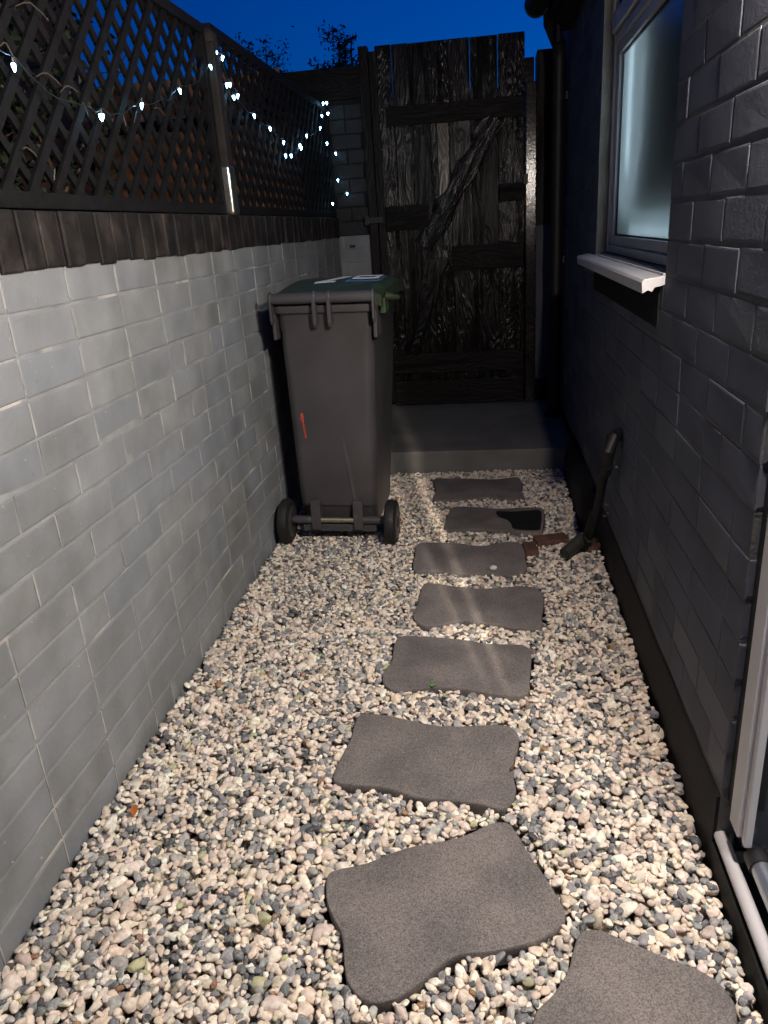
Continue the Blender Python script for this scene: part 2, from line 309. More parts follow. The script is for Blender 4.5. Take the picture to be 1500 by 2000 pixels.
# ---- brick courses
def courses(b, axis_x, sgn, u0, u1, z0, rows, rh, ln, joint=0.0075, proud=0.004, holes=(), phase=0.0, mi=0, jit=0.0012, along='y', half_p=0.05, alts=(), dv=0.0018, perp=None):
    # bricks laid on the plane x=axis_x (or y=axis_x when along='x'); sgn = side they face
    for r in range(rows):
        za = z0 + r*rh + joint/2; zb = z0 + (r+1)*rh - joint/2
        u = u0 - ln + (phase + (0.5*ln if r % 2 else 0)) % ln
        while u < u1:
            w = ln*(0.5 if random.random() < half_p else 1.0)
            a, c = u + joint/2, u + w - joint/2; u += w
            a = max(a, u0); c = min(c, u1)
            segs = [(a, c)]
            for (ha, hb, hz0, hz1) in holes:
                if zb > hz0+0.01 and za < hz1-0.01:
                    ns = []
                    for (p, q) in segs:
                        if q <= ha or p >= hb: ns.append((p, q))
                        else:
                            if p < ha: ns.append((p, ha))
                            if q > hb: ns.append((hb, q))
                    segs = ns
            for (p, q) in segs:
                if q-p < 0.02: continue
                d = proud + random.uniform(-dv, dv); t = [random.uniform(-jit, jit) for _ in range(4)]
                e = 0.0022; k = 0.006
                jz = random.uniform(-0.001, 0.001)
                if perp is not None and random.random() < 0.8:
                    pd_ = proud*random.uniform(0.55, 1.15); o1 = p-joint*random.uniform(.7, 1.0); o2 = p+random.uniform(-.0005, .001)
                    zc, zd = za+random.uniform(-.002, .012), zb+random.uniform(-.012, .002)
                    vs_ = [(axis_x+sgn*dd, uu, zz) for dd in (-.002, pd_) for (uu, zz) in ((o1, zc), (o2, zc), (o2+random.uniform(-.001, .001), zd), (o1, zd))]
                    b.add(vs_, [(4, 5, 6, 7), (0, 1, 5, 4), (1, 2, 6, 5), (2, 3, 7, 6), (3, 0, 4, 7)], perp)
                cj = [(random.uniform(-.0014, .0014), random.uniform(-.0016, .0016)) for _ in range(4)]
                rings = []
                for (ins, dep) in ((-0.0006, -0.004), (0.0, d*0.35), (e, d*0.85), (k, d)):
                    rings.append([(p+ins, za+ins+jz, dep), (q-ins, za+ins+jz, dep), (q-ins, zb-ins+jz, dep), (p+ins, zb-ins+jz, dep)])
                vs = []
                for ri, rg in enumerate(rings):
                    for ci, (uu, zz, dd) in enumerate(rg):
                        dd = dd + (t[ci] if ri > 0 else 0); uu += cj[ci][0]; zz += cj[ci][1]
                        X = axis_x + sgn*dd
                        vs.append((X, uu, zz) if along == 'y' else (uu, X, zz))
                fs = []
                for ri in range(3):
                    for ci in range(4):
                        x = ri*4+ci; y = ri*4+(ci+1) % 4; fs.append((x, y, y+4, x+4))
                fs.append((12, 13, 14, 15))
                b.add(vs, fs, random.choice((mi,)+tuple(alts)))

# ---- left garden wall
XL, XR = -0.955, 0.455
wl = thing('garden_wall', (XL, 2.0, 0), 'grey painted brick garden wall with dark brick-on-edge coping beside the wheelie bin', 'wall')
b = B(); b.box(XL-0.21, XL-0.002, -1.6, 5.15, -0.08, 1.2695, 1)
courses(b, XL-0.002, 1, -1.58, 5.14, -0.0095, 15, 0.0853, 0.2465, joint=0.0065, proud=0.0020, phase=(1.436-(-1.58)) % 0.2465 + 0.0, half_p=0.07, jit=0.0016, alts=(2, 3, 0), dv=0.0009, perp=4)
b.build('brickwork', [M['paint'], M['paint_joint'], M['paint_b'], M['paint_c'], M['perp']], wl)
b = B(); b.box(XL-0.215, XL+0.001, -1.6, 5.15, 1.27, 1.382, 1)
y = -1.6
while y < 5.12:
    w = 0.0845 + random.uniform(-0.003, 0.003); dd = random.uniform(0.004, 0.011); j = 0.0065
    zt = 1.3835 + random.uniform(0, 0.003); zb = 1.266 + random.uniform(-0.006, 0.002)
    vs = []; rows_ = [(-0.004, 0), (0.6*dd, 0.001), (dd, 0.005)]
    tw = random.uniform(-0.0015, 0.0015)
    for dx, ins in rows_:
        vs += [(XL+0.001+dx, y+j/2+ins, zb+ins), (XL+0.001+dx+tw, y+w-j/2-ins, zb+ins), (XL+0.001+dx+tw, y+w-j/2-ins, zt-ins*1.2), (XL+0.001+dx, y+j/2+ins, zt-ins*1.2)]
    fs = [(r*4+c, r*4+(c+1) % 4, r*4+(c+1) % 4+4, r*4+c+4) for r in range(2) for c in range(4)] + [(8, 9, 10, 11)]
    b.add(vs, fs, 0)
    b.box(XL-0.212, XL+0.004, y+j/2, y+w-j/2, 1.37, zt-0.001, 0)
    y += w
b.build('coping', [M['coping'], M['coping_joint']], wl)

# ---- brick wall piece at the far left, behind the wall, and its timber head
pw = thing('end_wall', (-1.1, 5.25, 0), 'short end wall left of the gate, pale grey below and black above', 'wall')
b = B(); b.box(-1.17, -0.752, 5.165, 5.40, -0.08, 1.268, 1)
courses(b, 5.165, -1, -1.17, -0.752, -0.0095, 15, 0.0853, 0.19, along='x', phase=0.05)
b.build('painted_brickwork', [M['paint'], M['paint_joint']], pw)
b = B(); b.box(-1.17, -0.752, 5.165, 5.40, 1.268, 2.06, 1)
courses(b, 5.165, -1, -1.17, -0.752, 1.27, 9, 0.0853, 0.19, proud=0.002, along='x', phase=0.02)
b.build('black_brickwork', [M['black_gloss'], M['black']], pw)
b = B(); b.box(-1.36, -0.745, 5.14, 5.42, 2.06, 2.235)
b.build('timber_head', M['wood_h'], pw, bevel=0.004)
b = B(); c = ony(689, 481, 5.158)
b.box(c.x-0.018, c.x+0.018, 5.152, 5.164, c.z-0.008, c.z+0.008); b.box(c.x-0.018, c.x-0.012, 5.150, 5.156, c.z-0.012, c.z+0.012)
b.build('vent_slot', M['gasket'], pw)

pr = thing('side_wall', (0.39, 5.3, 0), 'narrow wall right of the gate, black above and grey below', 'wall')
b = B(); b.box(0.318, 0.70, 5.22, 5.42, 0.27, 1.255); b.build('grey_panel', M['paint_dark'], pr, bevel=0.003)
b = B(); b.box(0.318, 0.70, 5.216, 5.42, 1.257, 2.235)
b.build('black_panel', M['wood_dark'], pr, bevel=0.003)
b = B(); b.box(0.318, 0.70, 5.205, 5.42, 0.125, 0.268); b.build('skirting', M['black'], pr, bevel=0.004)

# ---- gate
gy = 5.16
gt = thing('gate', (-0.2, gy, 0.125), 'tall black charred timber ledged and braced gate closing the alley', 'gate')
seams = [-0.652, -0.553, -0.452, -0.335, -0.215, -0.083, 0.082, 0.242]
for i in range(len(seams)-1):
    b = B(); dz = random.uniform(-0.004, 0.004)
    dy = random.uniform(0, 0.006)
    gl1 = 0.0013 if i in (1, 5, 6) else 0.0002; gp = 0.0013 if i in (0, 4, 5) else 0.0002
    b.box(seams[i]+gl1, seams[i+1]-gp, gy+dy, gy+0.028+dy, 0.128, 2.328+dz)
    b.build('board', M[('wood_v', 'wood_v2', 'wood_v3', 'wood_v', 'wood_v2', 'wood_v3', 'wood_v')[i]], gt, bevel=0.005)
b = B(); b.box(-0.651, 0.241, gy+0.0345, gy+0.05, 0.13, 2.05); b.build('backing', M['black'], gt)  # added black sheet, blocks sky light leaking between the boards
def piece(name, x0, x1, z0, z1, m, dy0=0.022, dy1=-0.001, bev=0.004):
    b = B(); b.box(x0, x1, gy-dy0, gy-dy1*0-0.0, z0, z1); return b.build(name, m, gt, bevel=bev)
piece('ledge', -0.60, 0.236, 1.885, 1.995, M['wood_h'])
piece('ledge', -0.64, -0.36, 1.280, 1.430, M['wood_h'])
piece('ledge', 0.086, 0.236, 1.412, 1.515, M['wood_h'])
piece('ledge', -0.215, 0.234, 1.015, 1.165, M['wood_h'])
piece('ledge', -0.64, 0.236, 0.352, 0.490, M['wood_h'])
piece('ledge', -0.64, 0.236, 0.129, 0.300, M['wood_h'], dy0=0.012)
piece('stile', -0.690, -0.642, 0.156, 2.30, M['wood_dark'], dy0=0.018)
o = piece('highlight_strip', -0.292, -0.222, 1.36, 1.884, M['wood_highlight'], dy0=0.007); o['label'] = 'smooth strip of board with lamp highlight painted in'  # the gleam on this strip is painted by its lighter colour
def brace(x0, z0, x1, z1, w, m, dy):
    d = Vector((x1-x0, 0, z1-z0)); L_ = d.length; ang = math.atan2(d.x, d.z)
    mt = Matrix.Identity(4)
    b = B(); nseg = 26; vs = []
    # wavy waney edges
    f1 = [w/2 + 0.013*math.sin(7*i/nseg*3.1+1.1) + random.uniform(-0.003, 0.003) for i in range(nseg+1)]
    f2 = [w/2 + 0.011*math.sin(6*i/nseg*2.7+4) + random.uniform(-0.003, 0.003) for i in range(nseg+1)]
    for i in range(nseg+1):
        t = L_*i/nseg
        for (x, yy) in ((-f1[i], 0), (-f1[i]+0.006, -0.021), (f2[i]-0.008, -0.030), (f2[i], 0)):
            vs.append(mt @ Vector((x, yy, t)))
    fs = [(i*4+k, i*4+(k+1) % 4, i*4+(k+1) % 4+4, i*4+k+4) for i in range(nseg) for k in range(4)]
    fs += [(3, 2, 1, 0), tuple(nseg*4+k for k in range(4))]
    b.add(vs, fs); bo = b.build('brace', m, None); bo.parent = gt; bo.location = Vector((x0, gy-dy, z0))-gt.location; bo.rotation_euler = (0, ang, 0); return bo
brace(-0.40, 1.17, 0.06, 1.884, 0.13, M['wood_brace'], 0.0)
brace(-0.50, 0.495, -0.30, 1.10, 0.11, M['wood_v3'], 0.0)
M['post_gloss'] = mat('glossy_black_post', (0.012, 0.010, 0.009), 0.15, 0.35, noise=(40, 0.6), bump=[(70, 0.22, 0.0015), (170, 0.2, 0.0012)])
b = B(); b.box(-0.749, -0.6925, gy-0.03, gy+0.05, 0.126, 2.33); b.box(-0.6925, -0.640, gy+0.0355, gy+0.05, 0.13, 2.30)
tag(b.build('gatepost', M['wood_dark'], None, bevel=0.004, origin=(-0.72, gy, 0.126)), 'dark dull timber gatepost at the left of the gate', 'gatepost')
b = B(); b.box(0.246, 0.314, gy-0.03, gy+0.05, 0.126, 2.06); b.box(0.2415, 0.30, gy+0.0505, gy+0.07, 0.126, 2.20)
tag(b.build('gatepost', M['post_gloss'], None, bevel=0.006, origin=(0.28, gy, 0.126)), 'glossy black gatepost at the right of the gate, shining in lamplight', 'gatepost')
b = B(); b.box(-0.76, -0.655, gy-0.045, gy-0.031, 1.336, 1.372); b.box(-0.775, -0.745, gy-0.055, gy-0.031, 1.326, 1.382); b.build('latch', M['gasket'], gt, bevel=0.003)
b = B(); b.box(0.232, 0.262, gy-0.042, gy-0.031, 1.50, 1.56); b.build('latch', M['gasket'], gt, bevel=0.003)

# ---- house: slate painted side wall
hs_ = thing('house', (XR, 3.2, 0), 'dark slate painted brick house side with a frosted window and white door', 'house')
HW = (2.09, 3.41, 1.148, 2.60)   # window hole
b = B()
T = 0.28
def wb(y0, y1, z0, z1): b.box(XR+0.002, XR+T, y0, y1, z0, z1, 1)
wb(1.288, HW[0], -0.08, 2.98); wb(HW[1], 5.36, -0.08, 2.98); wb(HW[0], HW[1], -0.08, HW[2]); wb(HW[0], HW[1], HW[3], 2.98)
wb(-1.0, 1.288, 2.42, 2.98); wb(-3.2, -1.0, -0.08, 2.98)
courses(b, XR+0.002, -1, 1.2895, 5.21, 0.190, 31, 0.0866, 0.235, holes=[(HW[0]+0.001, HW[1]-0.001, HW[2], HW[3])], phase=0.10, proud=0.0016, half_p=0.04, dv=0.0007, jit=0.0008, alts=(2, 0))
courses(b, XR+0.002, -1, -3.18, -1.0, 0.190, 31, 0.0866, 0.235, phase=0.10)
# quoin returns at the door reveal and at the far window reveal
courses(b, 1.2895, -1, XR+0.001, XR+0.070, 0.190, 28, 0.0866, 0.12, along='x', phase=0.0, half_p=0, proud=0.003)
b.build('wall', [M['paint_dark'], M['joint_dark'], M['paint_dark_b']], hs_)
# black plinth
b = B(); ys = np.linspace(1.29, 5.2, 60); prof = []
for yy in ys:
    t = min(max((yy-2.95)/0.25, 0), 1)*min(max((4.12-yy)/0.16, 0), 1); t = t*t*(3-2*t)
    x0 = 0.449 + random.uniform(-0.002, 0.002) - 0.052*t
    ztop = 0.172 + random.uniform(-0.003, 0.003) + 0.02*t
    prof.append([(XR+0.02, yy, -0.08), (x0, yy, -0.08), (x0, yy, 0.03+0.06*t), (x0+0.010*t, yy, ztop-0.055*t-0.004), (x0+0.035*t+0.002, yy, ztop), (XR+0.02, yy, ztop+0.004)])
vs = [p for r in prof for p in r]; n6 = 6
fs = [(i*n6+k, i*n6+(k+1) % n6, (i+1)*n6+(k+1) % n6, (i+1)*n6+k) for i in range(len(prof)-1) for k in range(n6)]
fs += [tuple(range(n6)), tuple(len(vs)-n6+k for k in range(n6))][::1]
b.add(vs, fs)
b.box(0.449, 0.4735, -3.2, 1.289, -0.08, 0.055)
b.build('plinth', M['black'], hs_, smooth='auto')
# black band below the sill
b = B(); b.box(XR-0.006, XR+0.01, 2.128, 3.405, 1.003, 1.116); b.build('black_band', M['black'], hs_, bevel=0.002)

# window: frame, pane, sashes (parts of the window part)
XW = 0.497
b = B()
b.box(XW, XW+0.06, HW[0], HW[1], HW[2]+0.002, 1.178)                       # bottom outer
b.box(XW, XW+0.06, HW[1]-0.030, HW[1]-0.001, 1.178, 2.598)                  # far jamb
b.box(XW, XW+0.06, HW[0]+0.001, HW[0]+0.030, 1.178, 2.598)                  # near jamb
b.box(XW+0.001, XW+0.06, HW[0]+0.030, HW[1]-0.030, 1.895, 1.925)            # transom
b.box(XW+0.001, XW+0.06, HW[0]+0.030, HW[1]-0.030, 2.565, 2.598)
win = b.build('window', M['upvc_grey'], hs_, bevel=0.003); win['label'] = 'white framed window with lit frosted pane'
b = B()
y0, y1 = HW[0]+0.031, HW[1]-0.031
def ring(b, x0, x1, y0, y1, z0, z1, w):
    b.box(x0, x1, y0, y1, z0, z0+w); b.box(x0, x1, y0, y1, z1-w, z1); b.box(x0, x1, y0, y0+w, z0+w, z1-w); b.box(x0, x1, y1-w, y1, z0+w, z1-w)
ring(b, XW+0.012, XW+0.050, y0, y1, 1.179, 1.894, 0.034)
sub(win, b, 'frame', M['upvc_grey'], bevel=0.004)
b = B(); ring(b, XW+0.024, XW+0.040, y0+0.034, y1-0.034, 1.213, 1.860, 0.006); sub(win, b, 'gasket', M['gasket'])
b = B(); ring(b, XW-0.014, XW+0.050, y0-0.012, y1+0.012, 1.932, 2.56, 0.062)
sub(win, b, 'sash', M['upvc_grey'], bevel=0.006)
b = B(); ring(b, XW+0.002, XW+0.040, y0+0.052, y1-0.052, 1.996, 2.497, 0.006); sub(win, b, 'gasket', M['gasket'])

def frosted(name):
    m = bpy.data.materials.new(name); m.use_nodes = True; n = m.node_tree.nodes; L = m.node_tree.links; n.clear()
    o = n.new('ShaderNodeOutputMaterial'); tr = n.new('ShaderNodeBsdfTranslucent'); gl = n.new('ShaderNodeBsdfGlossy'); mx = n.new('ShaderNodeMixShader')
    tr.inputs[0].default_value = (0.88, 0.93, 0.95, 1); gl.inputs['Roughness'].default_value = 0.16; gl.inputs[0].default_value = (0.9, 0.95, 1, 1)
    fr = n.new('ShaderNodeFresnel'); fr.inputs[0].default_value = 1.5
    tc = n.new('ShaderNodeTexCoord'); nz = n.new('ShaderNodeTexNoise'); nz.inputs['Scale'].default_value = 260; nz.inputs['Detail'].default_value = 2
    bp = n.new('ShaderNodeBump'); bp.inputs['Strength'].default_value = 0.25; bp.inputs['Distance'].default_value = 0.002
    L.new(tc.outputs['Object'], nz.inputs[0]); L.new(nz.outputs[0], bp.inputs['Height']); L.new(bp.outputs[0], gl.inputs['Normal']); L.new(bp.outputs[0], tr.inputs['Normal'])
    L.new(fr.outputs[0], mx.inputs[0]); L.new(tr.outputs[0], mx.inputs[1]); L.new(gl.outputs[0], mx.inputs[2]); L.new(mx.outputs[0], o.inputs[0])
    return m
M['frost'] = frosted('frosted_glass')
b = B(); b.box(XW+0.030, XW+0.034, y0+0.033, y1-0.033, 1.212, 1.861); sub(win, b, 'pane', M['frost'])
b = B(); b.box(XW+0.015, XW+0.019, y0+0.050, y1-0.050, 1.99, 2.50); sub(win, b, 'pane', M['frost'])
b = B(); pts = [(0.400, 1.100), (0.398, 1.128), (0.404, 1.134), (XW, 1.147), (XW, 1.118), (0.425, 1.112), (0.418, 1.100), (0.412, 1.104)]
n_ = len(pts); vs = [(x, 2.085, z) for x, z in pts]+[(x, 3.60, z) for x, z in pts]
# the sill outside the brick face runs past the hole
pts2 = [(0.400, 1.098), (0.397, 1.126), (0.402, 1.133), (0.4505, 1.140), (0.4505, 1.116), (0.430, 1.112), (0.424, 1.101), (0.414, 1.106)]
vs = [(x, 2.088, z) for x, z in pts2]+[(x, 3.58, z) for x, z in pts2]
b.add(vs, [tuple(range(n_-1, -1, -1)), tuple(range(n_, 2*n_))]+[(i, (i+1) % n_, (i+1) % n_+n_, i+n_) for i in range(n_)])
b.box(0.4505, XW-0.001, HW[0]+0.002, HW[1]-0.002, 1.1165, 1.1455)
sub(win, b, 'sill', M['upvc'], bevel=0.0015)

# bathroom behind the frosted pane: shallow darkened box, added lights shape the glow
b = B()
b.box(1.15, 1.18, 1.7, 3.8, 0.6, 2.7); b.box(0.74, 1.15, 1.68, 1.7, 0.6, 2.7); b.box(0.74, 1.15, 3.8, 3.82, 0.6, 2.7); b.box(0.74, 1.18, 1.68, 3.82, 0.57, 0.6); b.box(0.74, 1.18, 1.68, 3.82, 2.7, 2.73)
M['bath_wall'] = mat('darkened_bathroom_wall', (0.03, 0.045, 0.055), 0.8)  # walls darkened in colour to cut bounced light behind the pane
b.build('bathroom', M['bath_wall'], hs_)
def rect(name, loc, rot, sx, sz, power, color):
    l = bpy.data.lights.new(name, 'AREA'); l.shape = 'RECTANGLE'; l.size = sx; l.size_y = sz; l.energy = power; l.color = color
    o = bpy.data.objects.new(name, l); COL.objects.link(o); o.location = loc; o.rotation_euler = rot; return o
rect('pane_band_light', (0.584, 3.18, 1.68), (0, R_(90), 0), 0.46, 0.05, 21, (0.70, 0.89, 1.0))  # added close behind the pane to make its bright upright band
rect('pane_bottom_light', (0.562, 2.60, 1.232), (0, R_(90), 0), 0.012, 0.9, 1.25, (0.70, 0.90, 1.0))  # added low behind the pane to make its bright bottom strip

# door frame and threshold
b = B()
b.box(0.466, 0.493, 1.205, 1.2545, 0.148, 2.40)
b.box(0.466, 0.545, -1.0, -0.95, 0.105, 2.40)
b.box(0.466, 0.545, -0.95, 1.205, 2.352, 2.40)
door = b.build('door_frame', M['upvc'], hs_, bevel=0.003); door['label'] = 'white plastic patio door frame'
b = B(); b.box(0.474, 0.489, 1.186, 1.2045, 0.140, 2.351); sub(door, b, 'jamb_bead', M['upvc'], bevel=0.004)
b = B(); b.box(0.470, 0.53, 1.255, 1.2875, 0.17, 2.40); sub(door, b, 'sealant', M['gasket'])
b = B(); b.tube([(0.466, 1.315, 0.072), (0.468, 0.2, 0.075), (0.468, -0.98, 0.075)], 0.0135, 14)
sub(door, b, 'sill_nosing', M['upvc_grey'], smooth='auto')
b = B(); b.tube([(0.503, 1.165, 0.112), (0.503, -0.94, 0.112)], 0.020, 16); sub(door, b, 'threshold', M['alu'], smooth='auto')
b = B(); b.tube([(0.503, 1.204, 0.112), (0.503, 1.198, 0.112), (0.503, 1.164, 0.112)], [0.018, 0.0235, 0.0235], 16); sub(door, b, 'end_cap', M['gasket'], smooth='auto')
b = B(); b.box(0.474, 0.74, -0.98, 1.2535, -0.07, 0.066); b.build('door_base', M['black'], hs_)
b = B(); b.box(0.497, 0.7395, 1.262, 1.2872, 0.34, 2.35); b.build('inner_reveal', M['white_wall'], hs_)
b = B(); b.box(0.4975, 0.7395, 1.258, 1.2872, 0.074, 0.338); b.build('skirting', M['dark_floor'], hs_)
# kitchen behind the door
b = B(); b.box(0.54, 3.2, -1.6, 1.9, -0.07, 0.072); b.build('kitchen_floor', M['dark_floor'], hs_)
b = B(); b.box(3.2, 3.3, -1.6, 1.9, -0.07, 2.7); b.box(0.74, 3.2, 1.3, 1.4, 0.073, 2.7); b.box(0.74, 3.2, -1.6, -1.5, 0.073, 2.7); b.box(0.74, 3.3, -1.6, 1.9, 2.7, 2.8)
b.build('kitchen_walls', M['white_wall'], hs_)
b = B(); b.box(0.80, 1.35, 1.0, 1.298, 0.16, 0.95); b.box(1.5, 2.1, 0.9, 1.298, 0.16, 0.95); kc = b.build('kitchen_cupboard', M['white_wall'], hs_, bevel=0.006)
# assumed lamp fitting inside (the area lamp shines from it)
b = B(); b.lathe([(0.0, 0.10), (0.27, 0.10), (0.275, 0.05)], (0.70, 0.50, 2.425), 'Z', 24); b.build('assumed_ceiling_lamp', M['white_wall'], hs_, smooth='auto')

# small assumed lantern by the door frame, just outside the picture
ln = thing('assumed_door_lantern', (0.466, 1.185, 1.70), 'assumed small black lantern on the patio door frame, just outside the picture', 'lantern')
b = B(); b.box(0.456, 0.4655, 1.165, 1.205, 1.78, 1.86); b.build('bracket', M['pipe'], ln, bevel=0.002)
b = B(); b.lathe([(0.0, 0.05), (0.02, 0.04), (0.035, 0.01)], (0.451, 1.185, 1.745), 'Z', 20); b.build('hood', M['pipe'], ln, smooth='auto')

# gutter, fascia and downpipe at the end of the house
gu = thing('gutter', (0.27, 4.2, 2.3), 'black half-round roof gutter with fascia at the house eaves', 'gutter')
b = B(); r = 0.056; gx, gz = 0.268, 2.305
vs = []; fs = []; ng = 16
for yy in (3.0, 4.50):
    for k in range(ng+1):
        a = math.pi + math.pi*k/ng; vs.append((gx+r*math.cos(a), yy, gz+r*math.sin(a)))
    for k in range(ng, -1, -1):
        a = math.pi + math.pi*k/ng; vs.append((gx+(r-0.004)*math.cos(a), yy, gz+(r-0.004)*math.sin(a)))
n2 = 2*(ng+1); fs = [(k, (k+1) % n2, (k+1) % n2+n2, k+n2) for k in range(n2)]
b.add(vs, fs)
b.lathe([(0, r+0.004), (0.018, r+0.004)], (gx, 4.485, gz), 'Y', 32)
b.build('channel', M['pipe'], gu)
b = B(); b.box(0.33, 0.362, 3.0, 4.52, 2.235, 2.48); b.box(0.362, 0.4505, 3.0, 4.62, 2.20, 2.24); b.box(0.366, 0.384, 4.46, 4.52, 2.125, 2.30); b.box(0.215, 0.4505, 3.0, 4.52, 2.44, 2.50)
b.build('fascia', M['black'], gu, bevel=0.003)
dp = thing('downpipe', (0.405, 4.75, 0.125), 'black rainwater downpipe in the corner beside the gate', 'pipe')
b = B(); b.tube([(0.34, 4.55, 2.30), (0.345, 4.60, 2.24), (0.40, 4.72, 2.16), (0.408, 4.75, 2.08), (0.408, 4.75, 1.0), (0.408, 4.75, 0.20)], 0.036, 16)
b.build('pipe', M['pipe'], dp, smooth='auto')
for z in (1.9, 1.05, 0.35):
    b = B(); b.lathe([(0, 0.040), (0.03, 0.040)], (0.408, 4.75, z), 'Z', 20); b.box(0.44, 0.452, 4.70, 4.80, z-0.005, z+0.035); b.build('bracket', M['pipe'], dp, smooth='auto')
b = B(); b.tube([(0.408, 4.75, 0.20), (0.405, 4.74, 0.155), (0.38, 4.68, 0.14)], [0.041, 0.041, 0.038], 16); b.build('shoe', M['pipe'], dp, smooth='auto')

# ================================================================== waste pipe with bricks
wp = thing('waste_pipe', (0.43, 2.4, 0), 'black painted waste pipe running down the slate wall into the gravel', 'pipe')
def P(px, py, x): return onx(px, py, x)
p0 = P(1206, 848, 0.445); p1 = P(1196, 856, 0.420); p2 = P(1190, 880, 0.408); p3 = P(1184, 912, 0.406)
p4 = P(1176, 945, 0.405); p5 = P(1166, 1000, 0.403); p6 = P(1152, 1040, 0.395); p7 = onz(1138, 1072, 0.02)
p0w = Vector((0.470, p0.y, p0.z))
b = B(); b.tube([p0w, p0, p1, p2, p3], [0.022, 0.022, 0.023, 0.021, 0.020], 14); b.build('elbow', M['pipe'], wp, smooth='auto')
b = B(); b.tube([p3+Vector((0, -.006, .012)), p3, p4*0.3+p3*0.7], [0.024, 0.024, 0.023], 16); b.build('coupling', M['pipe'], wp, smooth='auto')
b = B(); b.tube([p3, p4, p5, p6, p7], [0.016, 0.016, 0.017, 0.019, 0.021], 14); b.build('pipe', M['pipe'], wp, smooth='auto')
b = B(); q = p5.lerp(p6, 0.3); b.tube([q+Vector((0, -.012, .03)), q, q.lerp(p6, 0.6), p6], [0.021, 0.021, 0.023, 0.023], 16); b.build('coupling', M['pipe'], wp, smooth='auto')
f0 = onz(1140, 1050, 0.07); f1 = onz(1103, 1082, 0.035)
b = B(); b.tube([p6+Vector((-.0, 0, -.02)), f0, f0.lerp(f1, .5), f1], [0.023, 0.027, 0.027, 0.025], 14); b.build('gully_inlet', M['pipe_grey'], wp, smooth='auto')
for (px, py, s_) in ((1187, 987, .006), (1190, 1003, .007), (1184, 1008, .005), (1207, 913, .006)):
    c = P(px, py, 0.446); b = B(); b.tube([c, c+Vector((-0.012, 0, 0.002))], s_, 8); b.build('wall_clip', M['pipe_grey'], wp)
def brick(px, py, z, sx, sy_, sz, rz, label):
    c = onz(px, py, z); o = thing('loose_brick', (c.x, c.y, z-sz/2), label, 'brick', 'red bricks round the gully', rot=(0, 0, R_(rz)), absolute=False)
    b = B(); b.box(-sx/2, sx/2, -sy_/2, sy_/2, 0, sz); ob = b.build('brick_body', M['brick'], None, bevel=0.006, seg=2)
    ob.name = 'loose_brick'; ob.location = o.location; ob.rotation_euler = o.rotation_euler
    for k in ('label', 'category', 'group'): ob[k] = o[k]
    bpy.data.objects.remove(o)
brick(1036, 1080, 0.0, 0.055, 0.11, 0.06, 6, 'small red brick end touching the right edge of a stepping stone')
brick(1076, 1061, 0.0, 0.14, 0.075, 0.06, 14, 'red brick lying between the stepping stones and the black waste pipe')
brick(1157, 1072, -0.005, 0.07, 0.12, 0.06, -20, 'red brick half hidden between the waste pipe foot and the black plinth')

# ================================================================== trellis on the wall
XT = -0.972
def trellis(y0, y1, z0, z1, label):
    t = thing('trellis', (XT, (y0+y1)/2, z0), label, 'trellis', 'black diamond trellis panels on the garden wall')
    b = B(); b.box(XT-0.02, XT+0.016, y0, y1, z0, z0+0.034); b.build('rail', M['trellis'], t, bevel=0.003)
    b = B(); b.box(XT-0.02, XT+0.016, y0, y1, z1-0.034, z1); b.build('rail', M['trellis'], t, bevel=0.003)
    for ya, yb in ((y0, y0+0.03), (y1-0.03, y1)):
        b = B(); b.box(XT-0.019, XT+0.015, ya, yb, z0+0.034, z1-0.034); b.build('stile', M['trellis'], t, bevel=0.003)
    H = z1-z0-0.05; sp_ = 0.0985; w = 0.0110
    for s_, xo in ((1, 0.004), (-1, -0.006)):
        b = B(); k = y0 - (H if s_ > 0 else 0)
        k += random.uniform(0, sp_)
        while k < y1 + (0 if s_ > 0 else H):
            # line y = k + s*(z-z0)
            pts = []
            za, zb = 0.02, H+0.03
            # clip to panel
            def yat(z): return k + s_*z
            ta, tb = za, zb
            lo, hi = y0+0.02, y1-0.02
            if s_ > 0: ta = max(ta, lo-k); tb = min(tb, hi-k)
            else: ta = max(ta, k-hi); tb = min(tb, k-lo)
            if tb-ta > 0.03:
                A = Vector((XT+xo, yat(ta), z0+ta)); C = Vector((XT+xo, yat(tb), z0+tb))
                d = (C-A).normalized(); nrm = Vector((0, -d.z, d.y))*(w+random.uniform(-.001, .001)); tx = Vector((0.0045, 0, 0))
                vs = [A-nrm-tx, A+nrm-tx, A+nrm+tx, A-nrm+tx, C-nrm-tx, C+nrm-tx, C+nrm+tx, C-nrm+tx]
                b.add(vs, [(0, 3, 2, 1), (4, 5, 6, 7), (0, 1, 5, 4), (1, 2, 6, 5), (2, 3, 7, 6), (3, 0, 4, 7)])
            k += sp_
        b.build('lattice', M['trellis'], t)
    return t
trellis(2.985, 5.13, 1.388, 2.02, 'far black diamond trellis panel running from the wall post to the corner, hung with lights')
trellis(0.90, 2.915, 1.388, 2.0, 'near black diamond trellis panel left of the wall post')
trellis(-1.2, 0.86, 1.388, 2.0, 'black diamond trellis panel beside the viewpoint, outside the picture')
po = thing('trellis_post', (-0.955, 2.95, 1.385), 'dark timber post with bright metallic foot between the trellis panels', 'post')
b = B(); b.box(-0.992, -0.932, 2.918, 2.981, 1.55, 1.95); b.lathe([(-0.01, 0.028), (0.0, 0.036), (0.025, 0.034), (0.045, 0.014)], (-0.962, 2.95, 1.95), 'Z', 20)
b.build('shaft', M['post_wood'], po, bevel=0.012, seg=3, smooth='auto')
b = B(); b.box(-0.995, -0.929, 2.915, 2.984, 1.384, 1.555); b.build('bright_foot', M['post_foot'], po, bevel=0.012, seg=3, smooth='auto')  # brighter metallic block round the lower end of the post

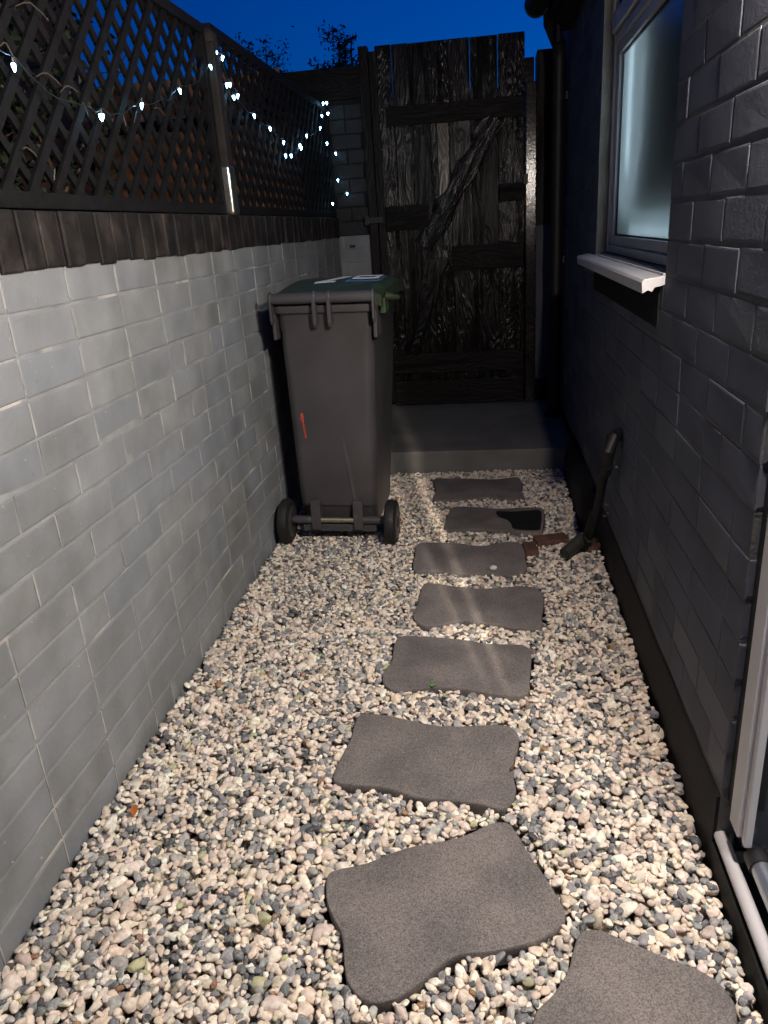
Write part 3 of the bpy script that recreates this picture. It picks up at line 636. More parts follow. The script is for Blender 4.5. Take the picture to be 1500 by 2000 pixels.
# fairy lights: one string
fl = thing('string_lights', (-0.93, 3.0, 1.4), 'string of cold white fairy lights looped along the trellis', 'string lights')
XF = -0.935
lights = [(27,130),(198,228),(276,206),(352,177),(412,130),(422,104),(434,113),(443,166),(449,165),(464,187),(457,190),(497,226),(528,251),(554,278),(558,304),(569,304),(588,289),(585,284),(599,265),(625,250),(629,226),(640,222),(631,202),(638,201)]
lights2 = [(640,222),(639,280),(656,300),(660,352),(678,378),(650,398)]
def lp(px, py):
    p = onx(px, py, XF)
    if p.y > 5.10: p = ony(px, py, 5.09)
    return p
b = B(); rnd = random.Random(3)
path = []
pp = [lp(*q) for q in lights] + [lp(*q) for q in lights2[1:]]
pp = [pp[0]+Vector((0, -0.5, 0.15))]+pp
for i in range(len(pp)-1):
    a, c = pp[i], pp[i+1]; L_ = (c-a).length; nn = max(3, int(L_/0.03))
    for k in range(nn):
        t = k/nn; p = a.lerp(c, t); p.z -= 0.22*L_*4*t*(1-t)*0.3; p.x += 0.006*math.sin(t*9+i); p += Vector((0, rnd.uniform(-.004, .004), rnd.uniform(-.004, .006)+0.012)); path.append(p)
b.tube(path, 0.0013, 5, cap=False); b.build('cable', M['cable'], fl)
for i, p in enumerate(pp[1:]):
    b = B(); r = 0.0050 if i > 4 else 0.0046; dx = rnd.uniform(-.003, .003)
    if i == 1: r = 0.0072
    if i in (16, 21, 23): r = 0.0068
    b.tube([p+Vector((dx, 0, 0.006)), p+Vector((dx, 0, 0.004)), p+Vector((0, 0, -0.004)), p+Vector((0, 0, -0.010))], [r*0.7, r, r*0.72, r*0.18], 8)
    b.build('bulb', M['bulb'], fl, smooth=True)
    b = B(); b.tube([p+Vector((dx, 0, 0.018)), p+Vector((dx, 0, 0.006))], 0.003, 6); b.build('bulb_holder', M['cable'], fl)

# ================================================================== wheelie bin (local frame: x across, y away from camera, z up)
bn = thing('wheelie_bin', (-0.667, 3.03, 0.0), 'dark grey wheelie bin with green lid standing against the grey wall', 'bin', rot=(0, R_(1.1), R_(-1.0)), absolute=False)
def rrect(x0, x1, y0, y1, r, n=5):
    pts = []
    for (cx, cy_, a0) in ((x1-r, y1-r, 0), (x0+r, y1-r, 90), (x0+r, y0+r, 180), (x1-r, y0+r, 270)):
        for k in range(n+1):
            a = R_(a0+90*k/n); pts.append((cx+r*math.cos(a), cy_+r*math.sin(a)))
    return pts
secs = [  # z, x0,x1,y0,y1,r
 (0.055, -0.150, 0.150, 0.045, 0.44, 0.03), (0.075, -0.168, 0.168, 0.035, 0.47, 0.035), (0.16, -0.170, 0.170, 0.020, 0.49, 0.035),
 (0.175, -0.171, 0.171, 0.004, 0.495, 0.035), (0.45, -0.180, 0.180, 0.0, 0.56, 0.04), (0.75, -0.189, 0.189, -0.002, 0.63, 0.04), (0.925, -0.194, 0.194, -0.003, 0.67, 0.04),
 (0.930, -0.197, 0.197, -0.006, 0.672, 0.04), (1.000, -0.199, 0.199, -0.006, 0.69, 0.04), (1.003, -0.215, 0.215, -0.022, 0.705, 0.04), (1.032, -0.216, 0.216, -0.024, 0.707, 0.04), (1.034, -0.19, 0.19, -0.0, 0.68, 0.03)]
b = B(); vs = []; ns = 24
for (z, x0, x1, y0, y1, r) in secs: vs += [(p[0], p[1], z) for p in rrect(x0, x1, y0, y1, r)]
fs = [(i*ns+k, i*ns+(k+1) % ns, (i+1)*ns+(k+1) % ns, (i+1)*ns+k) for i in range(len(secs)-1) for k in range(ns)]
fs += [tuple(range(ns-1, -1, -1)), tuple(range((len(secs)-1)*ns, len(secs)*ns))]
b.add(vs, fs)
body = b.build('body', M['bin'], bn, bevel=0.002, seg=1, smooth='auto')
# moulded ribs on the wheel side: shallow splayed panel edge + axle brackets
b = B()
b.add([(0.030, -0.0002, 0.50), (0.038, -0.0022, 0.46), (0.075, -0.0026, 0.176), (0.088, -0.0002, 0.176), (0.050, 0.002, 0.50)], [(0, 1, 2, 3, 4)])
b.build('moulded_rib', M['bin'], bn)
for xa in (-0.122, 0.068):
    b = B(); b.box(xa, xa+0.044, -0.020, 0.05, 0.066, 0.20); b.build('axle_bracket', M['bin'], bn, bevel=0.004)
b = B(); b.box(-0.165, 0.165, -0.004, 0.03, 0.052, 0.086); b.build('foot_rim', M['bin'], bn, bevel=0.004)
b = B(); b.tube([(-0.215, -0.004, 0.108), (0.215, -0.004, 0.108)], 0.0125, 16); ax = b.build('axle', M['steel'], bn, smooth='auto')
for xa, xb in ((-0.205, -0.118), (0.108, 0.205)):
    b = B(); b.tube([(xa, -0.004, 0.108), (xb, -0.004, 0.108)], 0.018, 16); b.build('axle_sleeve', M['bin'], bn, smooth='auto')
for s_ in (-1, 1):
    c = (s_*0.2365, -0.004, 0.100)
    w = B(); w.lathe([(-0.024, 0.060), (-0.0245, 0.088), (-0.018, 0.098), (-0.006, 0.1005), (0.006, 0.1005), (0.018, 0.098), (0.0245, 0.088), (0.024, 0.060)], c, 'X', 40)
    wh = w.build('wheel', M['rubber'], bn, smooth='auto')
    w = B(); w.lathe([(-0.0262, 0.030), (-0.0262, 0.066), (-0.024, 0.070), (0.024, 0.070), (0.0262, 0.066), (0.0262, 0.030)], c, 'X', 32)
    rim = w.build('rim', M['bin'], None, smooth='auto'); rim.parent = wh
    w = B(); w.lathe([(-0.029, 0.014), (-0.028, 0.024), (0.028, 0.024), (0.029, 0.014)], c, 'X', 20); hb = w.build('hub', M['rubber'], None, smooth='auto'); hb.parent = wh
# lid: domed shell
b = B(); vs = []; fs = []; nx_, ny_ = 14, 16
x0, x1, y0, y1 = -0.232, 0.232, 0.005, 0.745
for j in range(ny_+1):
    for i in range(nx_+1):
        u, v = i/nx_, j/ny_
        x = x0+(x1-x0)*u; y = y0+(y1-y0)*v
        e = min(min(u, 1-u)*0.46, (1-v)*0.74, v*0.74+0.02)
        z = 1.060 + 0.026*(1-math.exp(-e/0.018)) + 0.020*math.sin(math.pi*min(max((v-0.1)/0.9, 0), 1))
        vs.append((x, y, z))
for j in range(ny_):
    for i in range(nx_): a = j*(nx_+1)+i; fs.append((a, a+1, a+nx_+2, a+nx_+1))
b.add(vs, fs)
# skirt
rimv = [(i) for i in range(nx_+1)] + [j*(nx_+1)+nx_ for j in range(1, ny_+1)] + [ny_*(nx_+1)+i for i in range(nx_-1, -1, -1)] + [j*(nx_+1) for j in range(ny_-1, 0, -1)]
k0 = len(b.v); nr = len(rimv)
for idx in rimv: x, y, z = vs[idx]; b.v.append((x*1.006, y, z-0.045))
for k in range(nr): b.f.append((rimv[k], rimv[(k+1) % nr], k0+(k+1) % nr, k0+k)); b.m.append(0)
lid = b.build('lid', M['lid'], bn, smooth='auto')
# side lift lugs of the lid (right corner visible)
for s_ in (-1, 1):
    b = B(); b.box(s_*0.228-0.010, s_*0.228+0.014, 0.05, 0.16, 0.985, 1.045); o = b.build('lid_lug', M['lid'], None, bevel=0.006); o.parent = lid
b = B(); b.tube([(0.232, 0.10, 1.05), (0.262, 0.11, 1.045), (0.285, 0.13, 1.040)], [0.018, 0.014, 0.010], 10)
o = b.build('lid_handle', M['lid'], None, smooth='auto'); o.parent = lid
# stickers / numbers on the lid: a white 7-like mark and a white-on-blue mark
def flat(name, polys, m, par, zf):
    b = B()
    for pg in polys:
        n = len(pg); vs = [(x, y, zf(x, y)+0.0025) for x, y in pg]+[(x, y, zf(x, y)+0.0010) for x, y in pg]
        b.add(vs, [tuple(range(n)), tuple(range(2*n-1, n-1, -1))]+[(i, (i+1) % n, (i+1) % n+n, i+n) for i in range(n)])
    o = b.build(name, m, None); o.parent = par; return o
def lz(x, y):
    u = (x-x0)/(x1-x0); v = (y-y0)/(y1-y0); e = min(min(u, 1-u)*0.46, (1-v)*0.74, v*0.74+0.02)
    return 1.060 + 0.026*(1-math.exp(-e/0.018)) + 0.020*math.sin(math.pi*min(max((v-0.1)/0.9, 0), 1)) + 0.001
flat('sticker', [[(-0.085, 0.22), (0.00, 0.235), (0.0, 0.27), (-0.085, 0.255)], [(-0.085, 0.255), (-0.045, 0.262), (0.03, 0.47), (-0.005, 0.47)]], M['sticker'], lid, lz)
flat('sticker', [[(0.045, 0.24), (0.19, 0.24), (0.19, 0.50), (0.045, 0.50)]], M['blue_print'], lid, lz)
lz2 = lambda x, y: lz(x, y)+0.003
flat('sticker_print', [[(0.065, 0.30), (0.18, 0.30), (0.18, 0.335), (0.065, 0.335)], [(0.065, 0.335), (0.085, 0.335), (0.085, 0.45), (0.065, 0.45)], [(0.16, 0.335), (0.18, 0.335), (0.18, 0.45), (0.16, 0.45)], [(0.085, 0.42), (0.16, 0.42), (0.16, 0.45), (0.085, 0.45)]], M['sticker'], lid, lz2)
# handle bar with end discs and two hinge lugs
b = B(); b.tube([(-0.203, -0.035, 1.062), (0.203, -0.035, 1.062)], 0.0215, 18); bar = b.build('handle', M['bin'], bn, smooth='auto')
def lug(x, wd, hh, name='hinge_lug', m=None, ylo=-0.058):
    b = B(); pts = []
    for k in range(13):
        a = R_(180*k/12); pts.append((-0.034+0.024*math.cos(a), 1.065+0.024*math.sin(a)))
    pts += [(-0.054, 1.065-hh), (-0.044, 1.060-hh-0.012), (-0.026, 1.060-hh-0.012), (-0.008, 1.065-hh)]
    n = len(pts); vs = [(x-wd/2, p[0], p[1]) for p in pts]+[(x+wd/2, p[0], p[1]) for p in pts]
    b.add(vs, [tuple(range(n)), tuple(range(2*n-1, n-1, -1))]+[(i, (i+1) % n, (i+1) % n+n, i+n) for i in range(n)])
    b.build(name, m or M['bin'], bn, bevel=0.003)
lug(-0.030, 0.014, 0.10); lug(0.030, 0.014, 0.10); lug(-0.207, 0.010, 0.085); lug(0.207, 0.010, 0.085)
for xa in (-0.214, 0.1995):
    b = B(); b.box(xa, xa+0.0145, -0.02, 0.10, 0.90, 1.003); b.build('side_web', M['bin'], bn, bevel=0.004)
# red spray mark
b = B(); pts = [(-0.132, 0.590), (-0.124, 0.592), (-0.120, 0.575), (-0.123, 0.555), (-0.118, 0.520), (-0.116, 0.482), (-0.122, 0.480), (-0.126, 0.520), (-0.130, 0.552), (-0.136, 0.572)]
n = len(pts); b.add([(p[0], -0.0035, p[1]) for p in pts]+[(p[0], -0.0022, p[1]) for p in pts], [tuple(range(n)), tuple(range(2*n-1, n-1, -1))]+[(i, (i+1) % n, (i+1) % n+n, i+n) for i in range(n)])
b.build('spray_mark', M['red_mark'], bn)

# ================================================================== stepping stones
stones_px = [
 ([(850,935),(900,934),(960,936),(1010,932),(1020,945),(1018,960),(1021,972),(990,974),(950,971),(900,975),(855,976),(847,970),(851,955),(848,945)], 'farthest stepping stone, tight against the painted step'),
 ([(885,990),(930,990),(975,993),(1020,991),(1055,991),(1063,1003),(1060,1030),(1056,1040),(1020,1040),(980,1036),(940,1033),(900,1034),(872,1033),(868,1025),(875,1005)], 'stepping stone with a dark wet patch over its right half'),
 ([(815,1062),(850,1059),(900,1061),(940,1066),(985,1058),(1015,1060),(1025,1070),(1026,1090),(1029,1105),(1022,1118),(1000,1123),(960,1119),(920,1120),(880,1117),(840,1114),(812,1115),(806,1105),(810,1085)], 'stepping stone beside the small red brick, one white pebble lying on it'),
 ([(830,1139),(870,1142),(915,1148),(965,1148),(1010,1144),(1045,1147),(1060,1160),(1062,1180),(1058,1205),(1060,1220),(1048,1228),(1010,1226),(970,1220),(930,1214),(900,1212),(860,1220),(830,1222),(812,1213),(806,1198),(815,1180),(820,1160)], 'stepping stone just nearer than the one with a white pebble on it'),
 ([(790,1241),(840,1243),(900,1248),(960,1257),(1010,1258),(1030,1263),(1038,1275),(1037,1300),(1035,1330),(1034,1348),(1020,1357),(980,1357),(930,1349),(880,1342),(840,1342),(800,1347),(775,1349),(755,1341),(747,1328),(750,1310),(765,1290),(768,1265),(775,1247)], 'stepping stone with a tiny green weed at its near edge'),
 ([(712,1393),(760,1397),(820,1410),(870,1418),(930,1416),(985,1415),(1010,1430),(1013,1455),(1003,1490),(1004,1520),(1008,1545),(996,1572),(975,1579),(940,1570),(880,1562),(820,1557),(760,1540),(700,1532),(660,1528),(650,1515),(665,1480),(685,1440),(695,1405)], 'third nearest stepping stone, a wide wavy slab left of centre'),
 ([(640,1709),(658,1697),(717,1684),(793,1655),(879,1639),(916,1627),(947,1612),(971,1605),(993,1607),(1008,1624),(1036,1670),(1069,1716),(1095,1760),(1104,1778),(1104,1792),(1098,1808),(1052,1836),(1008,1849),(947,1860),(891,1866),(855,1888),(812,1924),(772,1949),(726,1957),(695,1940),(674,1903),(668,1829),(652,1796),(640,1768),(636,1737)], 'largest looking stepping stone, turned askew in the foreground'),
 ([(1128,1828),(1144,1815),(1172,1816),(1204,1828),(1252,1848),(1300,1868),(1352,1888),(1392,1908),(1424,1940),(1438,1968),(1440,2010),(1435,2060),(1400,2110),(1330,2130),(1230,2125),(1130,2105),(1050,2075),(1030,2035),(1040,2000),(1048,1972),(1080,1940),(1108,1896),(1118,1860)], 'nearest stepping stone, cut by the bottom right edge of the picture')]
def smooth_poly(pts, n=4):
    out = []; N = len(pts)
    for i in range(N):
        p0_, p1_, p2_, p3_ = pts[i-1], pts[i], pts[(i+1) % N], pts[(i+2) % N]
        for k in range(n):
            t = k/n
            out.append(tuple(0.5*((2*p1_[a]) + (-p0_[a]+p2_[a])*t + (2*p0_[a]-5*p1_[a]+4*p2_[a]-p3_[a])*t*t + (-p0_[a]+3*p1_[a]-3*p2_[a]+p3_[a])*t**3) for a in (0, 1)))
    return out
STONES = []
ZS = 0.016
for poly, lab in stones_px:
    w = [onz(x, y, ZS) for x, y in poly]; w = smooth_poly([(p.x, p.y) for p in w]); STONES.append(np.array(w))
    c = np.array(w).mean(0); n = len(w)
    area2 = sum(w[i][0]*w[(i+1) % n][1]-w[(i+1) % n][0]*w[i][1] for i in range(n))
    if area2 < 0: w = w[::-1]
    b = B(); vs = []
    # inward normals
    def offs(d):
        o_ = []
        for i in range(n):
            a_, c_ = w[i-1], w[(i+1) % n]; tx, ty = c_[0]-a_[0], c_[1]-a_[1]; l = math.hypot(tx, ty) or 1
            o_.append((w[i][0]-ty/l*d, w[i][1]+tx/l*d))
        return o_
    for d, z in ((0.004, -0.03), (0.0, -0.005), (0.0, ZS-0.006), (0.0006, ZS-0.0025), (0.002, ZS-0.0006), (0.0045, ZS)):
        # normal offset inward: left side of CCW direction
        pts = [(w[i][0], w[i][1]) for i in range(n)]
        oo = offs(d)
        vs += [(x + random.uniform(-.0005, .0005), y + random.uniform(-.0005, .0005), z + (random.uniform(-.0006, .0006) if z < ZS-.0005 else 0)) for x, y in oo]
    fs = [(r*n+i, r*n+(i+1) % n, (r+1)*n+(i+1) % n, (r+1)*n+i) for r in range(5) for i in range(n)] + [tuple(5*n+i for i in range(n))]
    b.add(vs, fs)
    o = b.build('stepping_stone', M['slab'], None, origin=(c[0], c[1], 0), smooth='auto')
    tag(o, lab, 'stepping stone', 'wavy edged grey stepping stones')
    if 'wet patch' in lab:
        pp_ = [(972,998),(1000,999),(1030,997),(1052,996),(1058,1005),(1056,1025),(1052,1035),(1020,1035),(1002,1032),(998,1022),(988,1014),(975,1010),(969,1003)]
        q = smooth_poly([tuple(onz(x, y, ZS+0.0012)[:2]) for x, y in pp_]); bb = B(); bb.prism(q, ZS-0.002, ZS+0.0012)
        bb.build('wet_patch', M['wet'], None, origin=(c[0], c[1], 0)).parent = o
        o.children[0].location = (0, 0, 0)

# ================================================================== gravel
def ico(sub_):
    bm = bmesh.new(); bmesh.ops.create_icosphere(bm, subdivisions=sub_, radius=1)
    v = np.array([p.co[:] for p in bm.verts]); f = np.array([[q.index for q in fc.verts] for fc in bm.faces]); bm.free(); return v, f
def protos(sub_, n):
    v, f = ico(sub_); out = []
    for _ in range(n):
        k = rng.integers(13, 20); nr = rng.normal(size=(k, 3)); nr /= np.linalg.norm(nr, axis=1)[:, None]
        dd = rng.uniform(0.62, 0.90, k); dots = v @ nr.T
        with np.errstate(divide='ignore'):
            lim = np.where(dots > 0.05, dd/np.maximum(dots, 1e-3), 9)
        p_ = 22.0; r = (np.sum(np.clip(lim, 0.3, 9)**-p_, axis=1) + 1.05**-p_)**(-1/p_)
        r = r*(1+0.02*rng.normal(size=len(v)))
        out.append(v*r[:, None])
    return np.array(out), f
# sequential deposition
def inside(poly, x, y):
    xs, ys = poly[:, 0], poly[:, 1]; xs2, ys2 = np.roll(xs, -1), np.roll(ys, -1)
    c = ((ys > y) != (ys2 > y)) & (x < (xs2-xs)*(y-ys)/(ys2-ys+1e-12)+xs); return c.sum() % 2 == 1
boxes = [(s.min(0)-0.0, s.max(0)+0.0) for s in STONES]
GX0, GX1, GY0, GY1 = -0.952, 0.446, 0.55, 3.995
cell = 0.045; grid = {}; peb = []
def try_drop(x, y, r, zmax, push=0.78):
    gx, gy_ = int(x/cell), int(y/cell); z = -0.045 + r*0.55
    for i in (gx-1, gx, gx+1):
        for j in (gy_-1, gy_, gy_+1):
            for (X, Y, Z, Rr) in grid.get((i, j), ()):
                d2 = (X-x)**2+(Y-y)**2; s_ = (r+Rr)*push
                if d2 < s_*s_:
                    zz = Z + 0.72*math.sqrt(s_*s_-d2)
                    if zz > z: z = zz
    if z + 0.6*r > zmax: return False
    grid.setdefault((gx, gy_), []).append((x, y, z, r)); peb.append((x, y, z, r)); return True
GX = random.Random(5)
tries = 0
for stage, (N, rlo, rhi) in enumerate(((18000, 0.0095, 0.018), (65000, 0.0078, 0.018), (45000, 0.0055, 0.009))):
    for _ in range(N):
        x = GX.uniform(GX0+0.008, GX1-0.008); y = GX.uniform(GY0, GY1-0.008)
        r = rlo+(rhi-rlo)*GX.random()**1.7
        if GX.random() < 0.012 and stage < 2: r *= 1.35
        if x > 0.385 and 3.0 < y < 4.1: continue
        hit = False
        for (lo, hi), s in zip(boxes, STONES):
            if lo[0]-.02 < x < hi[0]+.02 and lo[1]-.02 < y < hi[1]+.02:
                q = r*0.72
                if inside(s, x, y) or inside(s, x+q, y) or inside(s, x-q, y) or inside(s, x, y+q) or inside(s, x, y-q): hit = True; break
        if hit: continue
        edge = 0.004*math.sin(x*7+1)*math.cos(y*5)
        try_drop(x, y, r, 0.013 + edge + (0.006 if x < -0.9 or x > 0.4 else 0))
# keep pebbles out of stones' rims: shift those whose radius overlaps
peb = np.array(peb)
print('pebbles', len(peb))
palette = np.array([(0.78,0.65,0.52),(0.88,0.76,0.63),(0.69,0.56,0.44),(0.81,0.71,0.60),(0.60,0.50,0.42),(0.24,0.24,0.24),(0.16,0.163,0.17),(0.32,0.315,0.305),(0.075,0.078,0.085),(0.42,0.40,0.37),(0.47,0.45,0.26),(0.30,0.16,0.09)])
pw_ = np.array([0.18,0.17,0.12,0.13,0.06,0.10,0.08,0.06,0.035,0.06,0.014,0.006]); pw_ /= pw_.sum()
def gravel_mesh(sel, sub_):
    pv, pf = protos(sub_, 48); n = len(sel); nv = pv.shape[1]; nf = len(pf)
    idx = rng.integers(0, len(pv), n)
    q = rng.normal(size=(n, 4)); q[:, 1:3] *= 0.42; q /= np.linalg.norm(q, axis=1)[:, None]
    # keep the flat axis roughly up: mostly rotation about z with modest tilt
    a = rng.uniform(0, 2*np.pi, n); tilt = rng.normal(0, 0.38, (n, 2))
    ca, sa = np.cos(a), np.sin(a); Rz = np.zeros((n, 3, 3)); Rz[:, 0, 0] = ca; Rz[:, 0, 1] = -sa; Rz[:, 1, 0] = sa; Rz[:, 1, 1] = ca; Rz[:, 2, 2] = 1
    cx_, sx_ = np.cos(tilt[:, 0]), np.sin(tilt[:, 0]); Rx = np.zeros((n, 3, 3)); Rx[:, 0, 0] = 1; Rx[:, 1, 1] = cx_; Rx[:, 1, 2] = -sx_; Rx[:, 2, 1] = sx_; Rx[:, 2, 2] = cx_
    cy_, sy_ = np.cos(tilt[:, 1]), np.sin(tilt[:, 1]); Ry = np.zeros((n, 3, 3)); Ry[:, 1, 1] = 1; Ry[:, 0, 0] = cy_; Ry[:, 0, 2] = sy_; Ry[:, 2, 0] = -sy_; Ry[:, 2, 2] = cy_
    Rm = Ry @ Rx @ Rz
    sc = np.stack([rng.uniform(1.12, 1.65, n), rng.uniform(0.88, 1.2, n), rng.uniform(0.58, 0.88, n)], 1)*sel[:, 3:4]
    V = pv[idx]*sc[:, None, :]; V = np.einsum('nij,nvj->nvi', Rm, V) + sel[:, None, :3]
    V[..., 0] = np.clip(V[..., 0], -0.9535, 0.4475)
    Fc = (pf[None] + (np.arange(n)*nv)[:, None, None]).reshape(-1, 3)
    me = bpy.data.meshes.new('gravel'); me.vertices.add(n*nv); me.vertices.foreach_set('co', V.astype(np.float32).ravel())
    me.loops.add(len(Fc)*3); me.loops.foreach_set('vertex_index', Fc.astype(np.int32).ravel())
    me.polygons.add(len(Fc)); me.polygons.foreach_set('loop_start', np.arange(0, len(Fc)*3, 3, dtype=np.int32))
    me.update(calc_edges=True)
    c = palette[rng.choice(len(palette), n, p=pw_)]*rng.uniform(0.82, 1.12, (n, 1)); c = np.clip(c*(1+0.018*rng.normal(size=(n, 3))), 0, 0.85)
    col = np.concatenate([np.repeat(c, nv, 0), np.repeat(rng.uniform(0, 1, (n, 1)), nv, 0)], 1)
    at = me.attributes.new('pebble_colour', 'FLOAT_COLOR', 'POINT'); at.data.foreach_set('color', col.astype(np.float32).ravel())
    me.polygons.foreach_set('use_smooth', [True]*len(me.polygons))
    return me
m = bpy.data.materials.new('pebbles'); m.use_nodes = True; n = m.node_tree.nodes; L = m.node_tree.links; bs = n['Principled BSDF']
at = n.new('ShaderNodeAttribute'); at.attribute_name = 'pebble_colour'; tc = n.new('ShaderNodeTexCoord')
nz = n.new('ShaderNodeTexNoise'); nz.inputs['Scale'].default_value = 85; nz.inputs['Detail'].default_value = 5; L.new(tc.outputs['Object'], nz.inputs[0])
mr = n.new('ShaderNodeMapRange'); mr.inputs[1].default_value = 0.3; mr.inputs[2].default_value = 0.7; mr.inputs[3].default_value = 0.72; mr.inputs[4].default_value = 1.25; L.new(nz.outputs[0], mr.inputs[0])
vm = n.new('ShaderNodeVectorMath'); vm.operation = 'SCALE'; L.new(at.outputs['Color'], vm.inputs[0]); L.new(mr.outputs[0], vm.inputs['Scale'])
# pale quartz veins on some pebbles
nv_ = n.new('ShaderNodeTexNoise'); nv_.inputs['Scale'].default_value = 60; nv_.inputs['Detail'].default_value = 2; nv_.inputs['Distortion'].default_value = 0.6; L.new(tc.outputs['Object'], nv_.inputs[0])
v1 = n.new('ShaderNodeMath'); v1.operation = 'SUBTRACT'; v1.inputs[1].default_value = 0.5; L.new(nv_.outputs[0], v1.inputs[0])
v2 = n.new('ShaderNodeMath'); v2.operation = 'ABSOLUTE'; L.new(v1.outputs[0], v2.inputs[0])
v3 = n.new('ShaderNodeMapRange'); v3.inputs[1].default_value = 0.0; v3.inputs[2].default_value = 0.022; v3.inputs[3].default_value = 0.55; v3.inputs[4].default_value = 0.0; L.new(v2.outputs[0], v3.inputs[0])
mx = n.new('ShaderNodeMix'); mx.data_type = 'RGBA'; L.new(v3.outputs[0], mx.inputs[0]); L.new(vm.outputs[0], mx.inputs[6]); mx.inputs[7].default_value = (0.62, 0.58, 0.52, 1)
L.new(mx.outputs[2], bs.inputs['Base Color']); bs.inputs['Roughness'].default_value = 0.62; bs.inputs['Specular IOR Level'].default_value = 0.35
nb = n.new('ShaderNodeTexNoise'); nb.inputs['Scale'].default_value = 240; nb.inputs['Detail'].default_value = 4; L.new(tc.outputs['Object'], nb.inputs[0])
bp = n.new('ShaderNodeBump'); bp.inputs['Strength'].default_value = 0.45; bp.inputs['Distance'].default_value = 0.002; L.new(nb.outputs[0], bp.inputs['Height']); L.new(bp.outputs[0], bs.inputs['Normal'])
M['peb'] = m
near = peb[(peb[:, 1] < 2.3)]; far = peb[(peb[:, 1] >= 2.3)]
for part_, s_ in ((near, 3), (far, 2)):
    me = gravel_mesh(part_, s_); me.materials.append(M['peb'])
    o = bpy.data.objects.new('gravel', me); COL.objects.link(o)
    tag(o, 'nearer spread of cream and grey pebble gravel' if s_ == 3 else 'far spread of cream and grey pebble gravel below the step', 'gravel', kind='stuff')

# small lone things
def single_pebble(px, py, r, label):
    c = onz(px, py, ZS+r*0.6); pv, pf = protos(3, 1); b = B()
    b.add([tuple(Vector((v[0]*1.1, v[1], v[2]*0.7))*r) for v in pv[0]], [tuple(f) for f in pf])
    o = b.build('white_pebble', M['pebble_white'], None, smooth=True); o.location = c; tag(o, label, 'pebble')
single_pebble(963, 1108, 0.014, 'single white pebble lying on a dark stepping stone')
for (px, py, sc_, rz, lab, mm) in ((262, 1583, 1.0, 110, 'rust coloured dead leaf on the gravel by the grey wall', 'leaf_rust'), (480, 1424, 0.62, 20, 'small brown leaf scrap in the middle of the gravel', 'leaf_brown'),
        (1000, 1500, 0.45, 70, 'tiny brown leaf scrap at the right end of a wide stepping stone', 'leaf_brown'), (722, 1606, 0.4, 150, 'tiny rust leaf scrap just above the askew stepping stone', 'leaf_rust')):
    lf = onz(px, py, 0.022)
    b = B(); b.add([(-0.022, 0, 0), (-0.008, 0.009, 0.005), (0.010, 0.008, 0.004), (0.026, 0.001, 0.0), (0.009, -0.008, 0.006), (-0.008, -0.008, 0.003), (0, 0, 0.001)], [(0, 5, 6), (0, 6, 1), (1, 6, 2), (2, 6, 3), (3, 6, 4), (4, 6, 5)])
    b.add([(-0.022, 0, -0.001), (-0.035, 0.003, -0.004), (-0.022, 0.0015, 0)], [(0, 1, 2)])
    o = b.build('dead_leaf', M[mm], None); o.location = lf; o.rotation_euler = (0.2, 0.1, R_(rz)); o.scale = (sc_,)*3; tag(o, lab, 'leaf', 'dead leaves on the gravel')
wd = onz(845, 1342, 0.012); b = B()
for k in range(9):
    a = k*2.4; l = random.uniform(0.007, 0.014); d = Vector((math.cos(a), math.sin(a), 0)); s_ = Vector((-d.y, d.x, 0))*0.003
    b.add([d*0.001, d*l*0.6+s_+Vector((0, 0, l*0.7)), d*l+Vector((0, 0, l*0.8)), d*l*0.6-s_+Vector((0, 0, l*0.7))], [(0, 1, 2, 3)])
o = b.build('weed', M['weed'], None); o.location = wd; tag(o, 'tiny green weed at the edge of a stepping stone', 'plant')

# ================================================================== beyond the wall
nf = thing('neighbour_fence', (-2.1, 6.0, 0), 'orange brown timber fence seen through the trellis in the next garden', 'fence')
for (z0, z1) in ((0.1, 2.08), (2.17, 2.42)):
    b = B(); x = -3.05
    while x < -1.5:
        w = 0.10; b.box(x, x+w-0.006, 6.0+random.uniform(0, .01), 6.03, z0, z1+random.uniform(-.006, .006)); x += w
    b.build('panel', M['timber'], nf)
for x in (-3.05, -2.2, -1.52):
    b = B(); b.box(x, x+0.07, 6.032, 6.10, -0.1, 2.42); b.build('post', M['trellis'], nf)
b = B(); b.box(-1.50, -1.20, 6.0, 6.03, 0.1, 2.28); b.build('panel', M['timber'], nf)
b = B(); b.box(-3.05, -1.46, 6.032, 6.06, 2.082, 2.168); b.build('rail', M['trellis'], nf)

